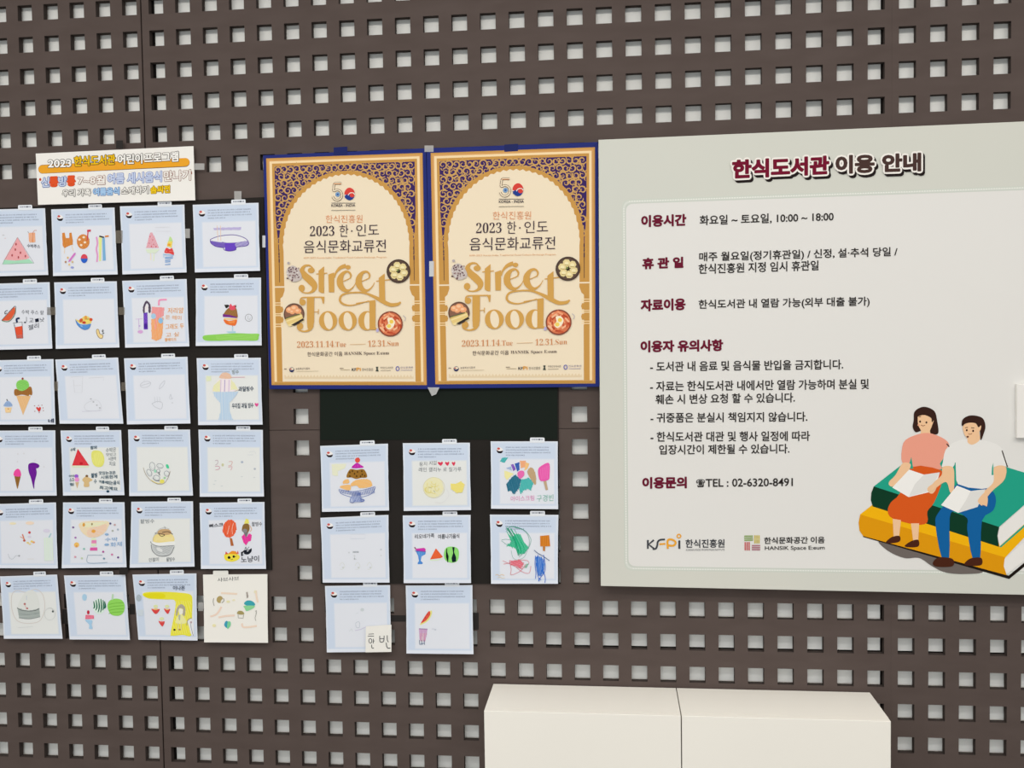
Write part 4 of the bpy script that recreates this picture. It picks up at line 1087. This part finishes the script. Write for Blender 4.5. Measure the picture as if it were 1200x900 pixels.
    T.L('8a7a6a', 4, [(535, 718), (560, 718)]); T.L('b8a888', 3, [(540, 728), (600, 727)]); T.T('3b3a40', 'KF', 612, 735, 640, 735, 18, .02); T.T('e2a03a', 'Pi', 642, 735, 670, 735, 22, .02); T.T('5a5450', '한식진흥원', 678, 735, 748, 734, 18)
    T.build('sponsor_logo', e); T = Ink(xf, PD + .0022, 1.6e-5)
    T.P('4a5048', [(766, 708), (782, 708), (778, 722), (784, 737), (764, 737), (770, 722)]); T.T('6a605c', '주한인도대사관', 795, 722, 876, 721, 14); T.L('a89c8c', 3, [(796, 732), (862, 731)])
    T.build('sponsor_logo', e); T = Ink(xf, PD + .0022, 1.6e-5)
    T.SL('7a78b4', 6, arc(905, 720, 10, 13), 2, True); T.T('6a6290', '인도문화원', 924, 720, 1003, 719, 13); T.L('a8a0b8', 3, [(926, 730), (1000, 729)])
    T.build('sponsor_logo', e)
    # the big golden title
    S = Ink(xf, PD + .0020, 2e-5)
    g = 'd2a256'
    S.C(g, 353, 92, 22, 18)
    S.SVL(g, [(368, 85, 8), (345, 62, 10), (312, 64, 16), (294, 92, 30), (312, 125, 42), (345, 155, 46), (372, 188, 40), (366, 220, 22), (336, 236, 10), (300, 232, 8), (282, 215, 10)])
    S.C(g, 292, 206, 20, 22)
    S.P(g, [(400, 95), (435, 66), (435, 238), (416, 236), (400, 225)]); S.P(g, [(385, 112), (455, 106), (455, 113), (385, 119)])
    S.P(g, [(462, 118), (500, 105), (500, 232), (466, 232)]); S.SVL(g, [(500, 140, 9), (512, 105, 12), (540, 75, 22), (575, 62, 26)]); S.C(g, 588, 72, 17, 14)
    for cx in (572, 692):
        S.SVL(g, [(cx - 40, 168, 6), (cx - 5, 158, 6), (cx + 32, 141, 7)]); S.SVL(g, [(cx + 30, 144, 7), (cx + 34, 120, 12), (cx + 15, 100, 13), (cx - 14, 110, 22), (cx - 34, 145, 38), (cx - 32, 185, 40), (cx - 8, 216, 28), (cx + 22, 220, 14), (cx + 52, 195, 6), (cx + 66, 168, 4)])
    S.P(g, [(785, 140), (822, 112), (826, 280), (838, 300), (800, 292), (788, 270)]); S.P(g, [(768, 158), (852, 148), (880, 146), (880, 152), (770, 164)])
    S.SVL(g, [(722, 286, 5), (660, 305, 7), (600, 316, 9), (552, 304, 13), (536, 278, 14), (556, 246, 12), (620, 234, 10), (690, 236, 12), (750, 258, 18), (810, 290, 26), (860, 312, 24), (905, 308, 20), (925, 294, 10)])
    # Food
    S.C(g, 298, 296, 20, 20); S.SVL(g, [(282, 288, 8), (292, 268, 9), (330, 264, 8), (420, 263, 8)]); S.P(g, [(405, 260), (438, 260), (434, 305), (428, 305), (420, 275)])
    S.P(g, [(325, 262), (372, 262), (372, 420), (366, 455), (345, 475), (330, 462), (326, 420)])
    S.SVL(g, [(362, 445, 16), (345, 470, 16), (310, 482, 10), (275, 472, 10), (264, 450, 8)]); S.C(g, 282, 448, 20, 22)
    S.L(g, 5, [(370, 358), (400, 356)]); S.L(g, 5, [(400, 340), (398, 372)])
    for cx in (461, 586):
        S.C(g, cx, 414, 58, 62, n=32); S.C(CRM, cx + 2, 414, 27, 54, -8, n=32)
    S.C(g, 708, 414, 54, 62, n=32); S.C(CRM, 716, 414, 24, 54, n=32)
    S.P(g, [(725, 292), (764, 282), (764, 458), (782, 466), (782, 472), (726, 472)]); S.L(g, 6, [(640, 303), (760, 284)])
    S.build('title_lettering', e)
    # the four dishes pictured on the sheet
    r3 = random.Random(11)
    D = Ink(xf, PD + .0030, 1.6e-5)
    D.S('c9bfbb', [(205, 75), (240, 62), (275, 90), (292, 140), (250, 165), (215, 150), (195, 110)])
    for k in range(36):
        x, y = r3.uniform(205, 280), r3.uniform(75, 152); D.L(r3.choice(['6a4a50', '8a6a6a', 'a08c88', 'e4dcd8', '553a44']), 7, [(x, y), (x + r3.uniform(-14, 14), y + r3.uniform(-12, 12))], bump=False, dz=k * 1.2e-5)
    D.layer += 28; D.C('b8aeb0', 208, 45, 9, 8)
    D.build('noodle_dish_picture', e)
    D = Ink(xf, PD + .0030, 1.6e-5)
    D.C('4a3a34', 911, 97, 76, 76, n=36); D.C('5f4c42', 911, 97, 68, 68, n=32)
    for k in range(6):
        a = k * math.pi / 3 + .3; x, y = 911 + 36 * math.cos(a), 97 + 36 * math.sin(a)
        D.P('e6d49a', [(x + 26 * math.cos(a + q), y + 26 * math.sin(a + q)) for q in (-.9, -.2, .7, 1.8, 3.1, 4.3)]); D.C('f2e6b8', x, y, 13, 10); D.L('b09a5a', 4, [(x - 12, y + 10), (x + 14, y + 14)])
    D.C('3c3428', 911, 97, 11, 12); D.C('8a9a5a', 905, 92, 6, 6)
    D.build('dumpling_dish_picture', e)
    D = Ink(xf, PD + .0030, 1.6e-5)
    D.C('6a4c40', 243, 372, 66, 70, n=32); D.C('8a6452', 243, 370, 58, 60, n=28)
    for x, y, r in ((215, 345, 24), (245, 335, 26), (268, 352, 22), (232, 358, 18)): D.C('f0a878', x, y, r, r * .8); D.C('f8c8a0', x - 4, y - 4, r * .5, r * .35)
    for k in range(5): D.P(r3.choice(['f0dca0', 'e8cc86', 'd9bc74']), [(185 + k * 4, 405 + k * 9), (285 + k * 5, 365 + k * 10), (298 + k * 2, 380 + k * 9), (195 + k * 5, 420 + k * 8)])
    D.P('3a3430', [(225, 440), (300, 398), (308, 410), (245, 446)])
    D.L('5a6a4a', 6, [(190, 398), (280, 372)])
    D.build('pancake_dish_picture', e)
    D = Ink(xf, PD + .0030, 1.6e-5)
    D.C('8a4a3a', 858, 434, 80, 81, n=36); D.C('d97a54', 858, 434, 72, 72, n=32)
    for k in range(34):
        a = r3.uniform(0, 6.28); r = r3.uniform(28, 66); x, y = 858 + r * math.cos(a), 434 + r * math.sin(a); tdx = a + 1.4 + r3.uniform(-.5, .5)
        D.L(r3.choice(['f0a47a', 'e88a60', 'c85a3c', 'f4bc94', 'b84a30']), 11, [(x - 18 * math.cos(tdx), y - 18 * math.sin(tdx)), (x + 18 * math.cos(tdx), y + 18 * math.sin(tdx))], bump=False, dz=k * 1.2e-5)
    D.layer += 28
    D.S('f8ecd0', [(840, 400), (868, 395), (888, 420), (878, 452), (850, 470), (830, 450), (845, 430)]); D.C('f0cc5a', 866, 420, 13, 13); D.C('f2d46a', 850, 448, 14, 13)
    D.S('b8b0d8', [(768, 470), (780, 462), (785, 480), (772, 486)]); D.SL('b8b4bc', 4, [(940, 380), (955, 395), (950, 415)])
    D.build('rice_cake_dish_picture', e)
    return e


make_poster(pq, gq, 'left street food festival poster with blue edge and golden arch, beside the drawings')
make_poster(pq2, gq2, 'right street food festival poster with blue edge and golden arch, touching the notice board')

# ------------------------------------------------------------------ the notice board
ND = .030
board_m = noisy('board_print', 'd0d3cb', 'd5d5cc', 1.2, .6, .08)
nb = [(701.3, 163.8), (1262, 139.6), (1268, 698.6), (704, 686.7)]
x, z = W(nb, ND).mean(0)
e = empty('notice_board', (x, -ND, z), 'large pale notice board with a red and brown Korean title and usage rules', 'notice board')
slab('backing_board', nb, .019, ND, board_m, e, bevel=.0008)
for k, (px, py) in enumerate(((760, 230), (1200, 230), (760, 640), (1200, 640))):
    X, Z = W([(px, py)], ND)[0]; box('standoff', X - .02, X + .02, -.0188, -.0002, Z - .02, Z + .02, groove, e)


def rrect(tl, tr, br, bl, r=9):
    out = []
    for c, p, n in ((tl, bl, tr), (tr, tl, br), (br, tr, bl), (bl, br, tl)):
        c, p, n = map(np.array, (c, p, n)); a = c + (p - c) / np.hypot(*(p - c)) * r; b = c + (n - c) / np.hypot(*(n - c)) * r
        for k in range(6):
            t = k / 5; out.append(tuple((1 - t) ** 2 * a + 2 * t * (1 - t) * c + t * t * b))
    return out


PXF = lambda p: p
N = Ink(PXF, ND, 1.6e-5)
for grow, col in ((5, 'cfd4cb'), (3.4, 'd9ddd6'), (1.6, 'cdd2ca'), (0, 'e3e2df')):
    N.P(col, rrect((733.5 - grow, 239 - grow), (1222 + grow, 222 - grow), (1226 + grow, 669.5 + grow), (736.5 - grow, 663.5 + grow)))
# stitched line round the inner panel
st = [(731, 236.3), (1224.5, 219), (1228.5, 672.2), (734, 666.2)]
for a in range(4):
    p, q = np.array(st[a]), np.array(st[(a + 1) % 4]); L_ = np.hypot(*(q - p)); n_ = int(L_ / 3)
    for k in range(2, n_ - 2):
        u = p + (q - p) * (k / n_); v = p + (q - p) * ((k + .5) / n_); d = np.array([-(v - u)[1], (v - u)[0]]) / np.hypot(*(v - u)) * .6
        N.P('eceee8', [tuple(u - d), tuple(v - d), tuple(v + d), tuple(u + d)], bump=False)
N.build('inner_panel', e)

MR, DB, TX = '6c1a32', '4a3632', '34302e'
N = Ink(PXF, ND + .0008, 1.6e-5)
for (txt, col, a) in (('한식도서관', '741530', (858.5, 209.3, 971, 204, 21)), ('이용', DB, (979.5, 203.6, 1024, 202, 20.5)), ('안내', DB, (1034, 201.8, 1078.5, 200.3, 20.5))):
    x0, y0, x1, y1, h = a
    for dx, dy in ((2.4, 2.8), (1.8, 2.0)): N.T('241c1c', txt, x0 + dx, y0 + dy, x1 + dx, y1 + dy, h, .02, 2.9)
N.layer += 1
for (txt, col, a) in (('한식도서관', '741530', (858.5, 209.3, 971, 204, 21)), ('이용', DB, (979.5, 203.6, 1024, 202, 20.5)), ('안내', DB, (1034, 201.8, 1078.5, 200.3, 20.5))):
    x0, y0, x1, y1, h = a
    N.T('f0ece6', txt, x0, y0, x1, y1, h, .02, 2.9)
    N.T(col, txt, x0, y0, x1, y1, h, .02, .75)
N.build('title_lettering', e)
for txt, x0, y0, x1, y1, h in (('이용시간', 751.8, 265.9, 803.8, 264.2, 13.2), ('휴 관 일', 753.2, 315.2, 800.5, 313.6, 12.4), ('자료이용', 751.2, 364.6, 803, 363, 13.2),
                               ('이용자 유의사항', 751, 412.6, 847, 411, 13), ('이용문의', 753.1, 572.4, 804.4, 571.8, 12.8)):
    N = Ink(PXF, ND + .0008, 1.6e-5); N.T(MR, txt, x0, y0, x1, y1, h, .014, .5); N.build('section_heading', e)
for rows in ((('화요일 ~ 토요일, 10:00 ~ 18:00', 820, 264.3, 976.8, 259.5, 11.6),),
             (('매주 월요일(정기휴관일) / 신정, 설·추석 당일 /', 819.5, 308, 1051.6, 301.6, 12.2), ('한식진흥원 지정 임시 휴관일', 818.8, 321, 959.2, 316.6, 11.6)),
             (('한식도서관 내 열람 가능(외부 대출 불가)', 818.8, 363.6, 1019, 359.8, 12.2),),
             (('- 도서관 내 음료 및 음식물 반입을 금지합니다.', 762, 435.3, 988, 432.6, 11.4), ('- 자료는 한식도서관 내에서만 열람 가능하며 분실 및', 762, 458.6, 1018, 455.8, 11.6), ('훼손 시 변상 요청 할 수 있습니다.', 768.4, 473.7, 931.5, 471.3, 11.2),
              ('- 귀중품은 분실시 책임지지 않습니다.', 762.5, 495.3, 946, 493.8, 11.2), ('- 한식도서관 대관 및 행사 일정에 따라', 762.5, 517.6, 949, 516.6, 11.4), ('입장시간이 제한될 수 있습니다.', 772.6, 532.6, 925, 531.2, 11)),
             (('☎', 816, 571.2, 826, 571, 9.4), ('TEL : 02-6320-8491', 827, 570.6, 929, 569.6, 9.3))):
    for txt, x0, y0, x1, y1, h in rows:
        N = Ink(PXF, ND + .0008, 1.6e-5); N.T(TX, txt, x0, y0, x1, y1, h, .004, .18); N.build('text_line', e)
# the two institution logos
N = Ink((720, 540, 4.2857), ND + .0008, 1.6e-5)
k = '43464c'; y_ = 'eba736'
N.L(k, 9, [(168, 398), (168, 442)]); N.L(k, 9, [(198, 398), (172, 420), (200, 442)]); N.SL(k, 9, [(192, 443), (208, 441), (215, 425), (218, 407), (230, 397), (254, 395)], 5); N.L(y_, 9, [(226, 419), (256, 417)])
N.SL(y_, 10, [(268, 442), (268, 400), (290, 396), (308, 410), (296, 426), (270, 424)], 5); N.L(k, 10, [(326, 400), (326, 442)]); N.SL(y_, 6, arc(324, 378, 9, 9), 2, True)
N.T('33363c', '한식진흥원', 357, 437, 553, 436, 43, .018); N.T('6a6c70', 'KOREAN FOOD PROMOTION INSTITUTE', 360, 452, 553, 451, 9)
N.build('institute_logo', e)
N = Ink((720, 540, 4.2857), ND + .0008, 1.6e-5)
for j in range(3):
    N.L('8fa86a', 7, [(652, 379 + j * 10), (696, 378 + j * 10)], bump=False); N.L('c9b85a', 7, [(706 + j * 10, 374), (706 + j * 10, 415)], bump=False)
    N.L('c86a6a', 7, [(657 + j * 10, 408), (657 + j * 10, 450)], bump=False); N.L('b07a86', 7, [(690, 426 + j * 10), (732, 426 + j * 10)], bump=False)
N.L('d9cf9a', 5, [(700, 394), (732, 394)])
N.T('33302e', '한식문화공간 이음', 752, 418, 1056, 414, 34, .022); N.T('44413e', 'HANSIK Space E:eum', 756, 454, 1056, 451, 25, .012)
N.build('space_logo', e)

# printed picture: two readers sitting on two giant books
N = Ink((980, 450, 3.75), ND + .0008, 1.6e-5)
SK, HR = 'f0c59b', '38211b'
N.S('6f6763', [(185, 690), (230, 735), (300, 765), (365, 765), (420, 800), (480, 828), (560, 835), (645, 825), (560, 780), (400, 735), (250, 690)])
N.P('1e1712', [(118, 664), (758, 842), (830, 782), (950, 690), (950, 702), (760, 857), (118, 672)])
N.P('f4b60e', [(105, 573), (160, 530), (715, 700), (830, 600), (950, 510), (950, 570), (825, 675), (740, 765)])
N.P('e0990c', [(105, 573), (742, 762), (738, 790), (748, 840), (118, 668), (102, 645), (98, 610)])
N.P('eceae6', [(740, 768), (830, 690), (950, 590), (950, 682), (830, 772), (748, 836), (736, 800)])
N.P('24a288', [(165, 450), (300, 345), (470, 300), (750, 366), (945, 425), (830, 528), (716, 628)])
N.P('0c3a26', [(165, 450), (716, 628), (708, 668), (716, 716), (160, 538), (152, 510), (154, 478)])
N.P('eceae6', [(718, 630), (830, 532), (948, 432), (948, 520), (830, 612), (718, 712), (710, 670)])
N.P('24a288', [(716, 716), (830, 614), (950, 518), (950, 526), (832, 624), (724, 718)])
books = N.build('readers_picture', e); ly = N.layer
N = Ink((980, 450, 3.75), ND + .0008, 1.6e-5); N.layer = ly
# seated woman
N.S(HR, [(340, 160), (345, 120), (385, 100), (430, 118), (443, 160), (448, 215), (420, 220), (380, 205), (350, 212), (336, 190)])
N.S(SK, [(358, 150), (362, 138), (412, 140), (420, 168), (428, 160), (420, 185), (412, 205), (412, 225), (372, 225), (372, 205), (360, 180)])
N.S(HR, [(352, 150), (365, 120), (400, 118), (425, 140), (424, 160), (412, 146), (385, 136), (362, 142)])
N.P('eca08a', smooth([(290, 345), (288, 290), (305, 245), (370, 218), (420, 218), (480, 245), (496, 275), (475, 320), (455, 350), (458, 375), (335, 368), (328, 352)], 3, True))
N.P('d95a1e', smooth([(330, 365), (458, 378), (468, 420), (430, 520), (400, 560), (400, 608), (350, 618), (250, 592), (226, 560), (240, 520), (280, 480)], 3, True))
N.P('24a288', [(330, 320), (338, 372), (326, 372), (320, 352)])
N.S(SK, [(292, 348), (326, 352), (318, 380), (285, 420), (258, 448), (236, 448), (232, 430), (260, 400)])
N.P(SK, [(248, 592), (284, 598), (276, 670), (252, 675)]); N.P(SK, [(328, 612), (364, 612), (360, 688), (338, 690)])
N.S('4a2416', [(218, 695), (245, 672), (278, 668), (278, 692), (240, 700)]); N.S('4a2416', [(300, 712), (330, 690), (360, 685), (362, 712), (330, 718)])
N.P('f3f2ef', [(320, 376), (385, 398), (455, 388), (440, 440), (408, 475), (318, 497), (246, 455)]); N.P('e2e1de', [(385, 398), (455, 388), (410, 470), (318, 495), (345, 440)])
N.S(SK, [(400, 458), (425, 440), (440, 455), (425, 480), (408, 478)])
N.SL('4a2a20', 3, [(362, 145), (372, 143)]); N.C('3a201a', 368, 165, 4, 5); N.C('3a201a', 396, 169, 4, 5); N.SL('8a4a30', 2.5, [(372, 180), (380, 184), (390, 181)], 3); N.C('eaa88a', 362, 180, 5, 4)
o = N.build('person_figure', books); o['label'] = 'printed seated figure in pink top and orange skirt reading'; ly = N.layer
N = Ink((980, 450, 3.75), ND + .0008, 1.6e-5); N.layer = ly
# seated man
N.P('1261a0', smooth([(535, 435), (660, 455), (700, 495), (690, 555), (640, 600), (632, 770), (600, 770), (575, 640), (575, 590), (520, 560), (498, 590), (496, 760), (462, 758), (436, 620), (445, 570), (500, 500)], 3, True))
N.P('e9e8e5', smooth([(468, 345), (480, 290), (520, 255), (585, 240), (660, 250), (720, 275), (748, 330), (746, 362), (692, 366), (684, 455), (535, 440), (524, 345), (512, 366), (466, 366)], 3, True))
N.L('3a302c', 5, [(728, 292), (752, 365)]); N.L('4a403c', 5, [(485, 262), (496, 276)])
N.P('24a288', [(690, 345), (690, 400), (682, 400), (684, 366)]); N.P('24a288', [(524, 345), (528, 450), (512, 440), (514, 366)])
N.S(HR, [(553, 185), (556, 155), (590, 138), (640, 148), (655, 185), (645, 225), (634, 246), (625, 190), (575, 172)])
N.S(SK, [(556, 188), (575, 172), (610, 172), (624, 190), (636, 182), (634, 200), (628, 212), (630, 245), (600, 266), (578, 258), (575, 240), (562, 220)])
N.C('3a201a', 573, 203, 4, 5); N.C('3a201a', 601, 206, 4, 5); N.SL('8a4a30', 2.5, [(580, 218), (588, 221), (596, 217)], 3); N.C('5a2a20', 577, 232, 5, 4); N.SL('4a2a20', 3, [(565, 192), (578, 190)], 3); N.SL('4a2a20', 3, [(592, 192), (606, 193)], 3)
N.S(SK, [(468, 364), (512, 366), (518, 420), (515, 470), (500, 476), (480, 430), (420, 470), (408, 462), (430, 430), (462, 400)])
N.S(SK, [(694, 366), (744, 364), (738, 420), (690, 465), (662, 500), (660, 532), (640, 530), (625, 525), (622, 505), (650, 470), (690, 430)])
N.P('f3f2ef', [(530, 446), (590, 470), (655, 462), (640, 500), (620, 540), (535, 566), (460, 532)]); N.P('e2e1de', [(590, 470), (655, 462), (620, 540), (535, 564), (570, 510)])
N.S(SK, [(622, 510), (650, 478), (665, 500), (660, 538), (645, 520), (640, 535), (628, 525)])
N.S('4a2416', [(424, 785), (450, 762), (510, 768), (510, 800), (440, 802)]); N.S('4a2416', [(562, 790), (590, 766), (636, 764), (636, 795), (580, 798)])
o = N.build('person_figure', books); o['label'] = 'printed seated figure in white shirt and blue trousers reading'

# white card fixed to the board at the picture's edge
cq = [(1192, 450.3), (1236, 449.3), (1236.5, 513.6), (1192, 513.4)]
x, z = W(cq, .042).mean(0)
o = slab('card_holder', cq, ND + .0012, .042, noisy('white_acrylic', 'eceae6', 'efede9', 3, .4, .4), bevel=.001)
tag(o, 'blank white card holder fixed at the right edge of the notice board', 'card holder')

# ------------------------------------------------------------------ pieces of tape and small clips
clear = tape_mat('clear_tape', 'd8d8d6', .38); faint = tape_mat('dull_clear_tape', '8d8578', .32, .3); dark = mat('2c2928', .5, .1); bluet = mat('1d2660', .5, .1); white_t = tape_mat('white_tape', 'dfe3e8', .7, .2)


def tape(quad, d, m, label, name='tape_strip', group='tape strips', th=.0003):
    o = slab(name, quad, d, d + th, m); tag(o, label, 'tape', group)
    return o


def R_(x0, y0, x1, y1, sk=0): return [(x0, y0 + sk), (x1, y0), (x1, y1), (x0, y1 + sk)]


tape(R_(136, 164.5, 144, 174), .0118, dark, 'short dark tape piece above the top edge of the banner')
tape(R_(228, 191.5, 239.5, 199), .0120, clear, 'shiny clear tape at the right end of the banner')
tape(R_(274.5, 224, 283, 238), .0044, clear, 'shiny clear tape above the purple bowl drawing')
tape(R_(391, 171.8, 407, 181, 1), PD + .0002, bluet, 'blue tape piece on the top edge of the left poster')
tape(R_(497.5, 170.5, 508, 178), PD + .0002, clear, 'clear tape bridging the tops of the two posters')
tape(R_(503, 306, 508.5, 324), PD + .0002, white_t, 'white shiny tape halfway up the joint of the two posters')
tape(R_(591, 168.5, 607, 177, 1), PD + .0002, bluet, 'blue tape piece on the top edge of the right poster')
tape([(501, 454), (515, 454), (511, 462), (506, 464)], PD + .0002, clear, 'folded clear tape under the joint of the two posters')
tape(R_(307.5, 276, 311, 290), PD + .0002, white_t, 'tape on the left edge of the left poster beside the purple bowl drawing')
tape(R_(135.5, 270, 143.5, 285), .0100, faint, 'dull tape between the orange lollies and the pale triangle lolly drawings')
tape(R_(217, 268, 222.5, 279), .0100, clear, 'clear tape between the pale triangle lolly and the purple bowl drawings')
tape(R_(55, 360, 65, 369), .0100, faint, 'dull tape between the watermelon wedge and the fruit bowl drawings')
tape(R_(139, 360, 146, 369), .0100, faint, 'dull tape between the fruit bowl and the purple girl drawings')
tape(R_(64, 447, 68, 458), .0100, faint, 'dull tape left of the faint pencil boxes sheet')
tape(R_(142, 448, 147, 458), .0100, faint, 'dull tape between the two almost blank pencil sheets')
tape(R_(458, 721, 476, 728.5), .0002, dark, 'dark tape between the two lowest sheets')
tape(R_(552, 718, 561, 738), .0002, dark, 'dark tape right of the lowest red slice drawing')
tape(R_(73, 714, 81, 731), .0002, dark, 'dark tape between the grey basin and the striped watermelon drawings')
tape(R_(152, 708, 158, 720), .0002, dark, 'dark tape between the green melon and the yellow band drawings')
tape(R_(232, 706, 238, 716), .0002, clear, 'clear tape between the yellow band drawing and the cream mushroom sheet')
tape(R_(140, 666, 150, 673), .0140, dark, 'dark tape over the lower edge of the grey rice bowl drawing')
